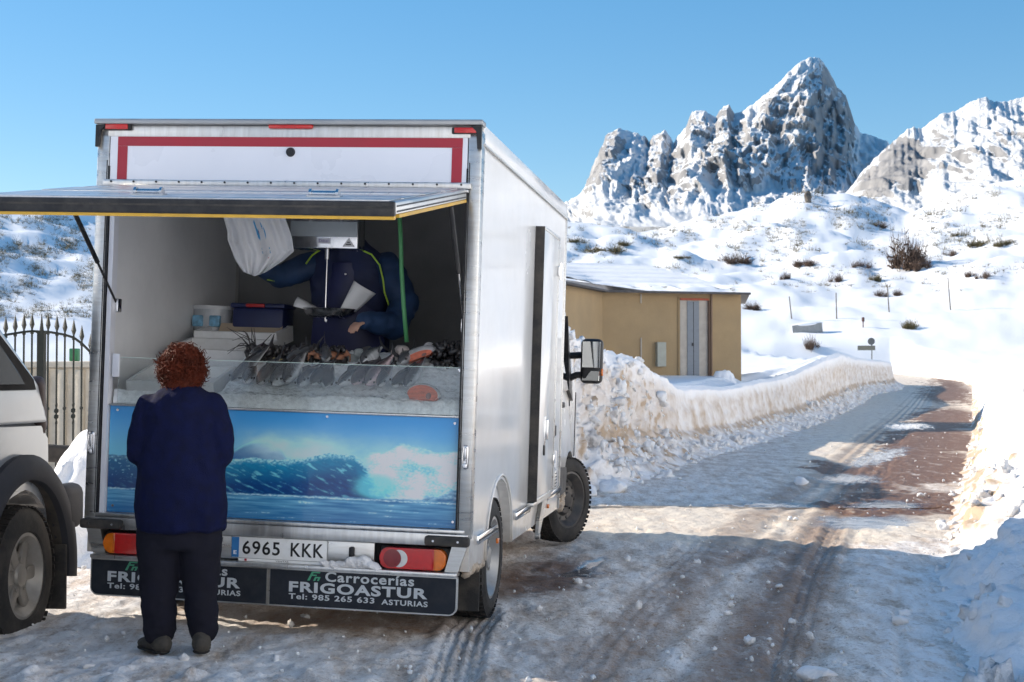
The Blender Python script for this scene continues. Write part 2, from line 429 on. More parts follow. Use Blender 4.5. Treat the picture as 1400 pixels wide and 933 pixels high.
def build_road():
    ys = np.concatenate([np.geomspace(4.6, 16, 640, endpoint=False), np.geomspace(16, 131, 340)])
    NC = 470; t = np.linspace(0, 1, NC)
    x0 = np.where(ys < 15.2, np.maximum(-0.52 * ys - 1.0, -8.6), xl(ys) - 1.0); x1 = xr(ys) + 0.8
    X = x0[:, None] * (1 - t) + x1[:, None] * t; Y = np.repeat(ys[:, None], NC, 1)
    px, py = gpx(X, Y)
    nA = fbm(X * 1.3, Y * 0.9, octv=4, seed=21); nB = fbm(X * 5, Y * 3.2, octv=4, seed=22); nC = fbm(X * 16, Y * 12, octv=3, seed=23)
    nr = ridged(X * 2.2 + nA, Y * 1.6, octv=4, seed=24)
    # masks in world position, wobbling with noise
    wx = px + nA * 55 + nB * 22; wy = py + nA * 9 + nB * 6
    brown = np.zeros_like(X)
    trk = np.minimum(np.abs(px - np.interp(py, [600, 700, 780, 930], [1215, 1140, 1090, 1010]) + 20 * nA) / np.interp(py, [600, 700, 930], [14, 45, 110]), 9)
    brown = np.maximum(brown, 0.58 * sstep(1.2, 0.2, trk) * sstep(590, 640, py))
    trk2 = np.abs(px - np.interp(py, [540, 640, 720, 800, 930], [1262, 1135, 1010, 930, 800]) + 20 * nA) / np.interp(py, [540, 700, 930], [8, 40, 90])
    brown = np.maximum(brown, 0.40 * sstep(1.2, 0.2, trk2) * sstep(540, 600, py))
    for a in [(1240, 690, 125, 18), (1205, 655, 80, 18), (1255, 640, 92, 22), (1270, 605, 72, 22), (1292, 575, 48, 14), (1296, 548, 36, 9), (1300, 535, 24, 6), (1130, 640, 28, 8)]:
        brown = np.maximum(brown, ell(wx, wy, *a, soft=0.30))
    brown = np.maximum(brown, 0.75 * ell(wx, wy, 740, 790, 75, 20, 0.5, -12)); brown = np.maximum(brown, 0.55 * ell(wx, wy, 480, 855, 150, 16, 0.5))
    brown = np.maximum(brown, 0.45 * ell(wx, wy, 1010, 760, 90, 16, 0.6, -20)); brown = np.maximum(brown, 0.3 * ell(wx, wy, 1150, 700, 120, 14, 0.6))
    brown = np.maximum(brown, 0.85 * sstep(0.30, 0.46, nA * 0.6 + nr * 0.35) * sstep(560, 720, px) * sstep(1180, 1050, px) * sstep(735, 800, py) * 0.35)
    white = np.zeros_like(X)
    for a, w in [((180, 900, 330, 70), 0.75), ((60, 800, 130, 120), 0.55), ((1300, 860, 130, 130), 0.85), ((1250, 770, 80, 22), 0.5), ((900, 800, 160, 22), 0.30), ((1010, 725, 140, 14), 0.30), ((700, 905, 210, 36), 0.45), ((1150, 570, 60, 30), 0.25), ((1110, 520, 60, 60), 0.4), ((930, 668, 120, 22), 0.35)]:
        white = np.maximum(white, w * ell(wx, wy, *a, soft=0.6))
    white = np.clip(white + 0.35 * nB, 0, 1) * (white > 0.02)
    sunlit_tone = sstep(0.0, 0.6, ell(wx, wy, 1080, 715, 330, 26, 0.4)) * 0.75 + 0.8 * ell(wx, wy, 1190, 600, 110, 60, 0.5, -35) + 0.7 * ell(wx, wy, 1320, 590, 40, 70, 0.5)  # dirty-snow cream along the sunlit strip, with its sunlight put into the colour
    sunlit_tone = np.clip(sunlit_tone, 0, 1)
    wet = np.zeros_like(X)
    wx2 = px + nB * 26 + nC * 8; wy2 = py + nB * 5 + nC * 2
    for a in [(812, 768, 20, 6, .3, -20), (795, 778, 26, 6, .4, -12), (1185, 712, 62, 8), (1160, 655, 40, 6), (1200, 625, 40, 7, .35, -15), (1210, 690, 50, 5), (1035, 690, 70, 4), (1240, 583, 30, 4)]:
        wet = np.maximum(wet, ell(wx2, wy2, *a))
    hum = 0.020 * nA + 0.024 * nB + 0.013 * nC + 0.022 * (nr - 0.4)
    hum = hum + 0.02 * np.maximum(0, fbm(X * 3.3, Y * 2.6, octv=3, seed=31)) * (1 + white)
    # heaped rough snow, lower left corner and by the shoes
    hum = hum + 0.05 * ell(wx, wy, 260, 955, 260, 26, 0.6) * (0.4 + np.abs(nB) * 1.6)
    hum = hum + 0.045 * ell(wx, wy, 1150, 925, 60, 10, 0.6) * (0.5 + np.abs(nB) * 2)
    near = sstep(26, 12, Y)
    Z = zroad(X, Y) + 0.95 * hum * (0.35 + 0.65 * near)
    # tyre tracks pressed into the slush
    def g(pxs):
        out = []
        for a, b_ in pxs:
            Yv = 1.4 * FPX / (b_ - 514.0); out.append(((a - 700) / FPX * Yv, Yv))
        return out
    for pts, wd, ribs, dep in [(g([(598, 1000), (640, 860), (664, 835)]), 0.11, 4, 0.030), (g([(1065, 1010), (1075, 900), (1110, 780), (1145, 712)]), 0.10, 3, 0.016), (g([(1240, 1000), (1226, 870), (1222, 800)]), 0.035, 1, 0.012), (g([(930, 1000), (1010, 880), (1060, 790), (1130, 690), (1215, 590), (1290, 525)]), 0.5, 5, 0.014), (g([(760, 980), (870, 830), (960, 740)]), 0.16, 4, 0.010), (g([(1150, 640), (1230, 570), (1285, 525)]), 0.6, 5, 0.012)]:
        d, la, al = track(X, Y, pts, wd)
        k = sstep(wd * 1.25, wd * 0.8, d)
        Z = Z - k * dep * (0.55 + 0.45 * np.cos(la / wd * math.pi * ribs)) + 0.6 * dep * sstep(wd * 0.5, 0, np.abs(d - wd * 1.35)) * (0.6 + nB)
        if ribs >= 3: Z = Z + k * dep * 0.18 * np.sign(np.sin(al * 95 + np.abs(la) * 30))
        white = white * (1 - 0.35 * k)
    Z = Z * (1 - wet * near * 0.9) + (zroad(X, Y) - 0.008) * wet * near * 0.9
    V = np.stack([X, Y, Z], -1).reshape(-1, 3)
    o = mesh_np('slush_road', V, grid_faces(len(ys), NC), M_road, attrs={'brown': brown.ravel(), 'white': white.ravel(), 'sunlit_tone': sunlit_tone.ravel(), 'wet': wet.ravel()})
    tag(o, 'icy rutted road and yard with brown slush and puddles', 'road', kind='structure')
build_road()

# ------------------------------------------------------------------ snow banks
def resample(pts, n):
    p = np.array(pts, float); s = np.concatenate([[0], np.cumsum(np.linalg.norm(np.diff(p[:, :2], axis=0), axis=1))])
    u = np.linspace(0, 1, n); w = 0.25 + 0 * u
    # denser towards the near end
    t = s[-1] * (np.exp(u * 2.2) - 1) / (math.exp(2.2) - 1)
    q = np.stack([np.interp(t, s, p[:, k]) for k in range(p.shape[1])], 1)
    for _ in range(6): q[1:-1] = (q[:-2] + 2 * q[1:-1] + q[2:]) / 4
    return q, t
BANK = {}
def bank(name, label, pts, prof, side, n=760, m=110, lump=0.10, dirtf=None, seed=50, endcap=True):
    q, t = resample(pts, n)                       # x, y, H, heapness
    tan = np.gradient(q[:, :2], axis=0); tan /= np.linalg.norm(tan, axis=1)[:, None]
    nor = np.stack([-tan[:, 1], tan[:, 0]], 1) * side       # away from the road
    pv, pd, ph, pb = [np.array(c) for c in zip(*prof)]
    v = np.linspace(0, 1, m)
    d = np.interp(v, pv, pd)[None, :]; h = np.interp(v, pv, ph)[None, :]; bl = np.interp(v, pv, pb)[None, :]
    H = q[:, 2:3]; heap = q[:, 3:4]
    D = d * (1 + 0.9 * heap * (d > 0)) ; 
    X = q[:, 0:1] + nor[:, 0:1] * D; Y = q[:, 1:2] + nor[:, 1:2] * D
    base = zroad(q[:, 0], q[:, 1])[:, None]
    Z = base + h * H
    Zf = terr(X, Y) - 0.04
    if endcap:
        ec = sstep(0, 0.012, np.linspace(0, 1, n))[:, None] * sstep(1, 0.992, np.linspace(0, 1, n))[:, None]; Z = base - 0.1 + (Z - base + 0.1) * ec
    S = t[:, None] + 0 * d
    k = 1 + 0.012 * Y
    a = fbm(X * 1.5 / k, Y * 1.5 / k, Z * 1.5, octv=4, seed=seed); b2 = fbm(X * 5 / k, Y * 5 / k, Z * 5, octv=4, seed=seed + 3)
    vor = np.maximum(0, fbm(X * 3.1, Y * 3.1, Z * 3.1, octv=2, seed=seed + 7))
    wall = np.clip(np.interp(v, pv, np.gradient(ph * 1.0, pv)), 0, 4)[None, :] / 4
    amp = lump * (0.55 + 2.0 * heap)
    bil = np.abs(noise(X * 2.6, Y * 2.6, Z * 2.6, seed=seed + 11)) * 1.1 + np.abs(noise(X * 6.5, Y * 6.5, Z * 6.5, seed=seed + 12)) * 0.55 + np.abs(noise(X * 15, Y * 15, Z * 15, seed=seed + 13)) * 0.30
    off = amp * (a * 1.3 + b2 * 0.6 + vor * 0.5 - bil * (0.55 + 1.0 * heap) + 0.35)
    X = X - nor[:, 0:1] * off * (0.4 + wall); Y = Y - nor[:, 1:2] * off * (0.4 + wall)
    Z = Z + off * 0.9 * (1 - 0.5 * wall) * (h > 0.05)
    Z = Z * (1 - bl) + Zf * bl
    dirt = dirtf(S, v[None, :] + 0 * S, X, Y, Z, a, b2, heap) if dirtf else 0 * X
    V = np.stack([X, Y, Z], -1)
    f = grid_faces(n, m)
    if side < 0: f = f[:, ::-1]
    o = mesh_np(name, V.reshape(-1, 3), f[:, ::-1] if side > 0 else f[:, ::-1], M_bank, attrs={'dirt': np.clip(dirt, 0, 1).ravel()})
    tag(o, label, 'snow bank'); BANK[len(BANK)] = (V, v, heap[:, 0])
    return o
def dirt_left(S, v, X, Y, Z, a, b2, heap):
    wallm = sstep(0.15, 0.27, v) * sstep(0.70, 0.52, v)
    stk = fbm(S * 1.3, Z * 1.1, octv=5, seed=71)
    foot = sstep(0.30, 0.2, v)
    clean = ell(X, Y, -1, 16.5, 3.0, 3.2, 0.5)
    return (wallm * (0.50 + 0.30 * stk + 0.30 * b2) + foot * (0.42 + 0.6 * b2)) * (1 - 0.55 * clean) + 0.35 * sstep(0.1, 0.4, b2) * (heap > 0.2) + 0.04
PROF_L = [(0, -0.95, -0.05, 0), (0.08, -0.55, 0.05, 0), (0.18, -0.18, 0.19, 0), (0.26, 0.0, 0.32, 0), (0.45, 0.07, 0.60, 0), (0.66, 0.16, 0.93, 0), (0.72, 0.30, 1.0, 0), (0.82, 0.9, 1.02, 0.15), (0.92, 1.9, 0.98, 0.7), (1, 3.2, 0.9, 1)]
bank('snow_bank', 'tall ploughed snow bank with a brown streaked cut face in front of the hut',
     [(-2.6, 17.2, 1.4, 1), (-1.6, 16.4, 1.9, 1), (-0.2, 16.8, 2.15, 1), (0.75, 18.2, 2.15, 0.9), (1.35, 20.3, 2.0, 0.65), (2.1, 23.0, 1.72, 0.35), (2.7, 24.8, 1.55, 0.15), (3.2, 26.2, 1.22, 0), (5.0, 31.6, 1.16, 0), (8, 41, 1.40, 0), (12.2, 55, 2.0, 0.1), (15, 64, 2.3, 0.2), (19, 78, 2.1, 0.1), (25, 94, 1.85, 0), (28.2, 105, 1.7, 0)],
     PROF_L, 1, dirtf=dirt_left, lump=0.085)
def dirt_right(S, v, X, Y, Z, a, b2, heap):
    return sstep(0.55, 0.05, v) * (0.62 + 0.9 * b2 + 0.35 * a) * (0.30 + 0.70 * sstep(9, 13, Y)) + 0.30 * sstep(0.05, 0.4, b2) * sstep(9, 13, Y)
PROF_R = [(0, -0.35, -0.06, 0), (0.08, -0.06, 0.05, 0), (0.16, 0.08, 0.22, 0), (0.30, 0.30, 0.38, 0), (0.45, 0.62, 0.62, 0), (0.60, 1.0, 0.88, 0), (0.72, 1.5, 1.0, 0), (0.86, 2.4, 1.05, 0.3), (1, 4.2, 1.0, 1)]
bank('snow_bank', 'low lumpy snow bank of yellowish clods along the right road edge',
     [(x, y, h, hp) for (y, x, h, hp) in [(3.2, 1.65, 0.6, 0.2), (5, 1.95, 0.65, 0.25), (6.5, 2.3, 0.7, 0.3), (9.5, 3.03, 0.95, 0.4), (12.5, 4.0, 1.2, 0.4), (15.5, 5.0, 1.35, 0.35), (21.6, 7.05, 1.55, 0.3), (31.6, 10.4, 1.75, 0.3), (55, 18, 1.6, 0.2), (100, 32.5, 1.2, 0.1), (112, 35.5, 0.9, 0), (122, 36, 0.6, 0)]],
     PROF_R, -1, dirtf=dirt_right, lump=0.085, seed=80, endcap=False)
BANK_KEYS = list(BANK.keys())

# ------------------------------------------------------------------ clods of snow broken off the banks
def clod_meshes(k=5, sub=2):
    out = []
    for i in range(k):
        bm = B(); bmesh.ops.create_icosphere(bm, subdivisions=sub, radius=1.0)
        co = np.array([v.co for v in bm.verts]); nn = fbm(co[:, 0] * 1.1 + i * 7, co[:, 1] * 1.1, co[:, 2] * 1.1, octv=3, seed=90 + i)
        rr = 1 + 1.1 * nn + 0.5 * noise(co[:, 0] * 3 + i * 5, co[:, 1] * 3, co[:, 2] * 3, seed=40 + i) - 0.22 * np.abs(noise(co[:, 0] * 6 + i * 5, co[:, 1] * 6, co[:, 2] * 6, seed=60 + i))
        for v, s in zip(bm.verts, rr): v.co *= float(s); v.co.z *= 0.8
        V = np.array([v.co for v in bm.verts]); F = np.array([[v.index for v in f.verts] for f in bm.faces]); bm.free()
        out.append((V, F))
    return out
CLODS = clod_meshes(); CLODS3 = clod_meshes(5, 3); CLODS1 = clod_meshes(4, 1)
def scatter(name, label, pts, sizes, seed=1, mat=None):
    rng = np.random.RandomState(seed); Vs = []; Fs = []; k = 0
    for p, s in zip(pts, sizes):
        L_ = CLODS3 if s > 0.07 else (CLODS if s > 0.016 else CLODS1); V, F = L_[rng.randint(len(L_))]; s = min(s, 0.13)
        q = np.array(Euler(rng.uniform(0, 6.28, 3)).to_matrix())
        W = (V @ q.T) * (s * rng.uniform(0.7, 1.3, 3)) + np.array(p); Vs.append(W); Fs.append(F + k); k += len(V)
    o = mesh_np(name, np.concatenate(Vs), np.concatenate(Fs), mat or M_clod)
    tag(o, label, 'snow clods', kind='stuff'); return o
rng = np.random.RandomState(4)
def bank_pts(i, n, vlo, vhi, slo, shi, hp=None):
    V, v, heap = BANK[i]; P = []
    while len(P) < n:
        a = int(rng.uniform(slo, shi) * (V.shape[0] - 1)); b = int(rng.uniform(vlo, vhi) * (V.shape[1] - 1))
        if hp is not None and rng.rand() > hp(heap[a]): continue
        P.append(V[a, b])
    return P
pts = bank_pts(0, 1500, 0.03, 0.22, 0.0, 0.95); sz = [rng.gamma(1.1, 0.014) * (1 + 0.015 * p[1]) + 0.006 for p in pts]
p2 = bank_pts(0, 700, 0.1, 0.80, 0.05, 0.62, hp=lambda h: h ** 1.0); pts += p2; sz += [rng.gamma(1.2, 0.020) + 0.010 for p in p2]
scatter('snow_clods', 'broken clods of dirty snow heaped along the foot of the left bank', pts, sz, 2)
pts = bank_pts(1, 1200, 0.0, 0.55, 0.0, 0.9); sz = [rng.gamma(1.1, 0.019) + 0.007 for p in pts]
scatter('snow_clods', 'yellowish clods of snow tumbled over the right hand bank', pts, sz, 3)
# crumbs over the slush
pts = []; sz = []
while len(pts) < 1500:
    Y = 5.2 * math.exp(rng.rand() * 1.9); X = rng.uniform(-0.45 * Y, float(xr(Y)))
    pts.append((X, Y, float(zroad(X, Y)) + 0.012)); sz.append(rng.gamma(1.3, 0.0045) + 0.003)
scatter('slush_crumbs', 'small crumbs of frozen slush scattered over the road', pts, sz, 5)
def chunk(px, py, s, label, seed, Y=None):
    Yv = Y or 1.4 * FPX / (py - 514.0); x = (px - 700) / FPX * Yv
    V, F = CLODS[seed % len(CLODS)]; W = V * np.array(s)
    o = mesh_np('snow_chunk', W, F, M_clod); o.location = (x, Yv, float(zroad(x, Yv)) + s[2] * 0.55); o.rotation_euler = (0, 0, seed * 1.3)
    sb = o.modifiers.new('round', 'SUBSURF'); sb.levels = 1; sb.render_levels = 1
    tag(o, label, 'snow chunk', 'loose chunks of snow on the road'); return o
chunk(1229, 848, (0.055, 0.05, 0.045), 'round pale ball of snow in the white lane, the nearer of two', 1)
chunk(1236, 837, (0.038, 0.035, 0.032), 'small grey ball of snow just behind a larger pale one', 2)
chunk(1288, 722, (0.075, 0.06, 0.06), 'brownish lump of snow at the sunlit foot of the right bank', 3)
chunk(1095, 663, (0.11, 0.09, 0.08), 'dark lump of snow in the heap\'s pointed shadow on the road', 4)
chunk(1115, 925, (0.10, 0.08, 0.05), 'flat brown lump of frozen slush at the bottom of the picture', 0)
chunk(1258, 679, (0.06, 0.05, 0.045), 'pale chunk of snow lying on the brown wet road', 1)
chunk(800, 615, (0.16, 0.13, 0.12), 'bright white block of snow below the truck\'s side mirror', 2, Y=16.6)
chunk(838, 617, (0.22, 0.18, 0.13), 'bright white block of snow at the foot of the tall heap', 3, Y=17.2)

# ------------------------------------------------------------------ mountains
def rock_snow_mat():
    m, n, l, b = mat_new('rock_and_snow')
    tc = n.new('ShaderNodeTexCoord'); a = n.new('ShaderNodeAttribute'); a.attribute_name = 'rock'
    n1 = n.new('ShaderNodeTexNoise'); n1.inputs['Scale'].default_value = 0.09; n1.inputs['Detail'].default_value = 8; n1.inputs['Roughness'].default_value = 0.7; l.new(tc.outputs['Object'], n1.inputs['Vector'])
    mp = n.new('ShaderNodeMapping'); mp.inputs['Scale'].default_value = (1, 1, 0.3); l.new(tc.outputs['Object'], mp.inputs[0])
    n2 = n.new('ShaderNodeTexNoise'); n2.inputs['Scale'].default_value = 0.06; n2.inputs['Detail'].default_value = 8; l.new(mp.outputs[0], n2.inputs['Vector'])
    cr = n.new('ShaderNodeValToRGB'); cr.color_ramp.elements[0].position = 0.3; cr.color_ramp.elements[0].color = (0.23, 0.235, 0.25, 1); cr.color_ramp.elements[1].position = 0.7; cr.color_ramp.elements[1].color = (0.52, 0.51, 0.505, 1)
    l.new(n2.outputs[0], cr.inputs[0])
    ad = n.new('ShaderNodeMath'); ad.operation = 'MULTIPLY_ADD'; l.new(n1.outputs[0], ad.inputs[0]); ad.inputs[1].default_value = 0.8; ad.inputs[2].default_value = -0.40
    su = n.new('ShaderNodeMath'); su.operation = 'ADD'; l.new(ad.outputs[0], su.inputs[0]); l.new(a.outputs['Fac'], su.inputs[1])
    mr = n.new('ShaderNodeMapRange'); mr.inputs[1].default_value = 0.45; mr.inputs[2].default_value = 0.55; l.new(su.outputs[0], mr.inputs[0])
    mx = n.new('ShaderNodeMix'); mx.data_type = 'RGBA'; mx.inputs[6].default_value = (0.86, 0.88, 0.90, 1); l.new(cr.outputs[0], mx.inputs[7]); l.new(mr.outputs[0], mx.inputs[0])
    l.new(mx.outputs[2], b.inputs['Base Color']); setp(b, Roughness=0.75, Specular_IOR_Level=0.2)
    bp = n.new('ShaderNodeBump'); bp.inputs['Strength'].default_value = 1.0; bp.inputs['Distance'].default_value = 6.0; l.new(n1.outputs[0], bp.inputs['Height']); l.new(bp.outputs[0], b.inputs['Normal'])
    return m
M_rock = rock_snow_mat()
def mountain(name, label, sil, foot_te, Rf, Rc, rockm, snowm, gexp, seed, nu=600, nv=300, cliff=1.0, base=0.0):
    sx = np.array([p[0] for p in sil], float); sy = np.array([p[1] for p in sil], float)
    px = np.linspace(sx[0], sx[-1], nu); cy = np.interp(px, sx, sy)
    cy = cy + 5.5 * fbm(px / 12, 0 * px + 3, octv=5, seed=seed + 5, gain=0.6) - 3.0 * (ridged(px / 9, 0 * px + 8, octv=3, seed=seed + 8) - 0.45)
    tanb = (px - 700) / FPX
    rc = Rc(px)
    vv = np.concatenate([np.linspace(0, 1, nv), 1 - np.linspace(0.04, 1.0, 30)]); back = np.concatenate([np.zeros(nv), np.linspace(0.04, 1.0, 30)])
    hc = 1.4 + (514 - cy) / FPX * rc; hf = 1.4 + foot_te * Rf
    g = vv[:, None] ** gexp(px)[None, :]
    fwd = 1 - back
    RR = np.where(back[:, None] > 0, rc[None, :] + back[:, None] * 260, Rf + (rc[None, :] - Rf) * g)
    Z = hf + (hc[None, :] - hf) * vv[:, None]
    PX = np.repeat(px[None, :], len(vv), 0)
    X = tanb[None, :] * RR; Y = RR.copy()
    env = (np.sin(np.clip(vv, 0, 1) * math.pi) ** 0.6)[:, None] * (back[:, None] == 0)
    U = X - 0.55 * Z
    r1 = ridged(U / 70, Z / 170, octv=2, seed=seed); r2 = ridged(U / 24, Z / 60, octv=3, seed=seed + 1); f3 = fbm(X / 10, Z / 14, octv=4, seed=seed + 2); f4 = fbm(X / 45, Z / 30, octv=3, seed=seed + 3); r3 = ridged(U / 9, Z / 26, octv=3, seed=seed + 4); r4 = ridged((Z + 0.35 * X) / 16, X / 60, octv=2, seed=seed + 6)
    disp = env * cliff * (34 * (r1 - 0.45) + 24 * (r2 - 0.45) + 11 * f3 + 14 * f4 + 11 * (r3 - 0.45) + 8 * (r4 - 0.45))
    Y = Y - disp; X = X - disp * 0.25
    Z = Z + env * 5 * f3
    V = np.stack([X, Y, Z], -1)
    du = np.gradient(V, axis=1); dv = np.gradient(V, axis=0); N = np.cross(du, dv); N /= np.linalg.norm(N, axis=-1)[..., None] + 1e-9
    nzv = np.abs(N[..., 2])
    ppx, ppy = gpx(X, Y, Z)
    ppx = ppx + 9 * f3 + 6 * r2; ppy = ppy + 9 * fbm(X / 20, Z / 20, octv=3, seed=seed + 9)
    bias = np.full_like(X, base)
    for a in rockm: bias = np.maximum(bias, base + 1.75 * a[0] * ell(ppx, ppy, *a[1:]))
    for a in snowm: bias = bias - a[0] * ell(ppx, ppy, *a[1:])
    rock = 0.5 + (0.50 - nzv) * 1.1 + bias + 0.25 * (r2 - 0.5)
    o = mesh_np(name, V.reshape(-1, 3), grid_faces(len(vv), nu), M_rock, smooth=False, attrs={'rock': rock.ravel()})
    tag(o, label, 'mountain', kind='structure'); return o
SIL1 = [(690, 330), (740, 296), (775, 276), (798, 263), (806, 245), (815, 225), (826, 200), (831, 183), (850, 175), (862, 180), (871, 182), (884, 187), (889, 196), (894, 186), (911, 177), (916, 186), (922, 194), (930, 184), (939, 172), (948, 152), (957, 149), (965, 153), (974, 156), (980, 160), (986, 150), (998, 142), (1006, 155), (1015, 152), (1040, 135), (1062, 117), (1070, 109), (1085, 92), (1100, 81), (1112, 77), (1122, 78), (1130, 86), (1138, 101), (1146, 116), (1158, 130), (1165, 150), (1170, 168), (1178, 181), (1195, 186), (1215, 193), (1240, 215), (1290, 240), (1400, 262), (1500, 280)]
RK1 = [(0.34, 1125, 150, 48, 62), (0.38, 1130, 205, 42, 50), (0.34, 1085, 235, 22, 40), (0.30, 1060, 150, 26, 40, 0.5), (0.30, 1010, 200, 30, 40, .5, -40), (0.40, 828, 215, 16, 42, .5, 25), (0.40, 842, 195, 18, 20), (0.34, 903, 196, 18, 22), (0.35, 998, 156, 12, 16), (0.28, 955, 170, 22, 20), (0.30, 920, 225, 30, 22, .5, -30), (0.36, 875, 248, 34, 12), (0.25, 985, 215, 26, 26), (0.2, 940, 262, 40, 14, .5, -25), (0.2, 1040, 205, 20, 40)]
SN1 = [(0.25, 1100, 190, 14, 48, .5, 12), (0.3, 1120, 126, 30, 10), (0.3, 880, 220, 60, 10, .5, -38), (0.4, 1195, 215, 30, 40), (0.2, 800, 275, 60, 20), (0.25, 1060, 265, 40, 14), (0.15, 1110, 90, 18, 12)]
mountain('rocky_mountain', 'pointed grey limestone peak with snowy slopes and jagged side pinnacles', SIL1, 0.105, 560.0, lambda p: 960 + 0 * p + 40 * np.sin(p / 60), RK1, SN1, lambda p: np.interp(p, [700, 800, 1000, 1080, 1130, 1180, 1250, 1500], [0.9, 0.8, 0.8, 0.6, 0.55, 0.7, 1, 1]), 200, base=-0.33)
SIL2 = [(1135, 300), (1150, 275), (1160, 262), (1178, 238), (1198, 216), (1215, 200), (1232, 186), (1243, 176), (1252, 172), (1262, 176), (1272, 168), (1290, 155), (1300, 154), (1312, 150), (1325, 141), (1340, 134), (1352, 133), (1362, 138), (1376, 139), (1400, 132), (1440, 120), (1500, 118), (1600, 140), (1700, 190)]
RK2 = [(0.60, 1243, 222, 34, 36), (0.55, 1205, 248, 26, 24), (0.32, 1280, 200, 40, 16, .5, -30), (0.22, 1360, 205, 50, 22), (0.20, 1320, 225, 40, 30), (0.25, 1345, 140, 16, 6), (0.2, 1380, 190, 30, 30)]
SN2 = [(0.3, 1185, 225, 40, 12, .5, -45), (0.25, 1285, 260, 40, 30), (0.3, 1370, 160, 60, 14), (0.3, 1390, 260, 60, 16)]
mountain('rocky_mountain', 'broad snowy mountain shoulder with a dark grey crag at its left end', SIL2, 0.108, 470.0, lambda p: 720 + 0 * p, RK2, SN2, lambda p: np.interp(p, [1130, 1250, 1400, 1700], [0.65, 0.6, 0.85, 0.9]), 300, nu=340, nv=180, cliff=0.55, base=-0.24)
# ================================================================== fish truck
M_alu = plain('brushed_aluminium', (0.60, 0.60, 0.585), rough=0.32, metal=0.92, var=0.10, scale=3, rvar=0.10, stretch=(1, 1, 9), dirt=(0.33, 0.28, 0.22), dirt_amt=0.35, dirt_scale=5)
M_aluh = plain('aluminium_profile', (0.62, 0.62, 0.61), rough=0.36, metal=0.88, var=0.10, scale=3, rvar=0.1, stretch=(9, 1, 1), dirt=(0.30, 0.26, 0.22), dirt_amt=0.3, dirt_scale=4)
M_chrome = plain('chrome', (0.75, 0.75, 0.75), rough=0.14, metal=1.0, var=0.05, rvar=0.06)
M_white = plain('white_body_panel', (0.80, 0.79, 0.765), rough=0.20, var=0.035, scale=1.5, rvar=0.08, coat=0.25, bump=0.015, bscale=2.5, dirt=(0.56, 0.50, 0.42), dirt_amt=0.22, dirt_scale=2.2)
def splash(m, zlo=0.35, zhi=1.15, colr=(0.36, 0.30, 0.235), amt=0.75):
    # road spray caked along the sill
    n, l = m.node_tree.nodes, m.node_tree.links; b = n['Principled BSDF']; src = b.inputs['Base Color'].links[0].from_socket
    tc = n.new('ShaderNodeTexCoord'); sp = n.new('ShaderNodeSeparateXYZ'); l.new(tc.outputs['Object'], sp.inputs[0])
    mr = n.new('ShaderNodeMapRange'); mr.inputs[1].default_value = zhi; mr.inputs[2].default_value = zlo; l.new(sp.outputs[2], mr.inputs[0])
    nz = n.new('ShaderNodeTexNoise'); nz.inputs['Scale'].default_value = 5.0; nz.inputs['Detail'].default_value = 9; nz.inputs['Roughness'].default_value = 0.7; l.new(tc.outputs['Object'], nz.inputs['Vector'])
    m1 = n.new('ShaderNodeMath'); m1.operation = 'MULTIPLY'; l.new(mr.outputs[0], m1.inputs[0]); l.new(mr.outputs[0], m1.inputs[1])
    m2 = n.new('ShaderNodeMath'); m2.operation = 'MULTIPLY'; l.new(m1.outputs[0], m2.inputs[0]); l.new(nz.outputs[0], m2.inputs[1])
    m3 = n.new('ShaderNodeMath'); m3.operation = 'MULTIPLY'; m3.use_clamp = True; l.new(m2.outputs[0], m3.inputs[0]); m3.inputs[1].default_value = 2 * amt
    mx = n.new('ShaderNodeMix'); mx.data_type = 'RGBA'; l.new(m3.outputs[0], mx.inputs[0]); l.new(src, mx.inputs[6]); mx.inputs[7].default_value = (*colr, 1); l.new(mx.outputs[2], b.inputs['Base Color'])
    return m
splash(M_white)
M_whitec = plain('white_cab_paint', (0.80, 0.795, 0.775), rough=0.25, var=0.03, scale=2, coat=0.5, dirt=(0.5, 0.42, 0.33), dirt_amt=0.35, dirt_scale=2.6)
splash(M_whitec)
M_gelcoat = plain('interior_gelcoat', (0.80, 0.80, 0.80), rough=0.42, var=0.05, scale=3, dirt=(0.5, 0.5, 0.5), dirt_amt=0.25)
M_hatch = plain('white_hatch_skin', (0.78, 0.79, 0.84), rough=0.30, var=0.03, scale=2, coat=0.2)
M_red = plain('red_tape', (0.36, 0.018, 0.035), rough=0.45, var=0.06, scale=6)
M_black = plain('black_plastic', (0.016, 0.017, 0.020), spec=0.3, rough=0.48, var=0.25, scale=14, dirt=(0.13, 0.115, 0.10), dirt_amt=0.30, dirt_scale=9)
M_rubber = plain('black_rubber', (0.022, 0.022, 0.022), rough=0.75, var=0.25, scale=12, bump=0.2, bscale=90, dirt=(0.17, 0.14, 0.11), dirt_amt=0.42, dirt_scale=7)
M_tyre = plain('tyre_rubber', (0.020, 0.020, 0.020), rough=0.72, var=0.25, scale=14, bump=0.25, bscale=120, dirt=(0.12, 0.10, 0.085), dirt_amt=0.4, dirt_scale=6, spec=0.25)
M_yellow = plain('yellow_seal', (0.62, 0.36, 0.035), rough=0.5, var=0.12, scale=10, dirt=(0.25, 0.15, 0.05), dirt_amt=0.3)
M_lensr = plain('red_lens', (0.52, 0.012, 0.010), rough=0.16, var=0.12, scale=30, coat=0.5, bump=0.12, bscale=120)
M_lensd = plain('dark_red_lens', (0.20, 0.008, 0.008), rough=0.16, var=0.1, scale=30, coat=0.5)
M_lensa = plain('amber_lens', (0.70, 0.16, 0.008), rough=0.16, var=0.12, scale=30, coat=0.5, bump=0.12, bscale=120)
M_lensw = plain('clear_lens', (0.62, 0.62, 0.60), rough=0.2, var=0.1, scale=30, coat=0.5, bump=0.1, bscale=120)
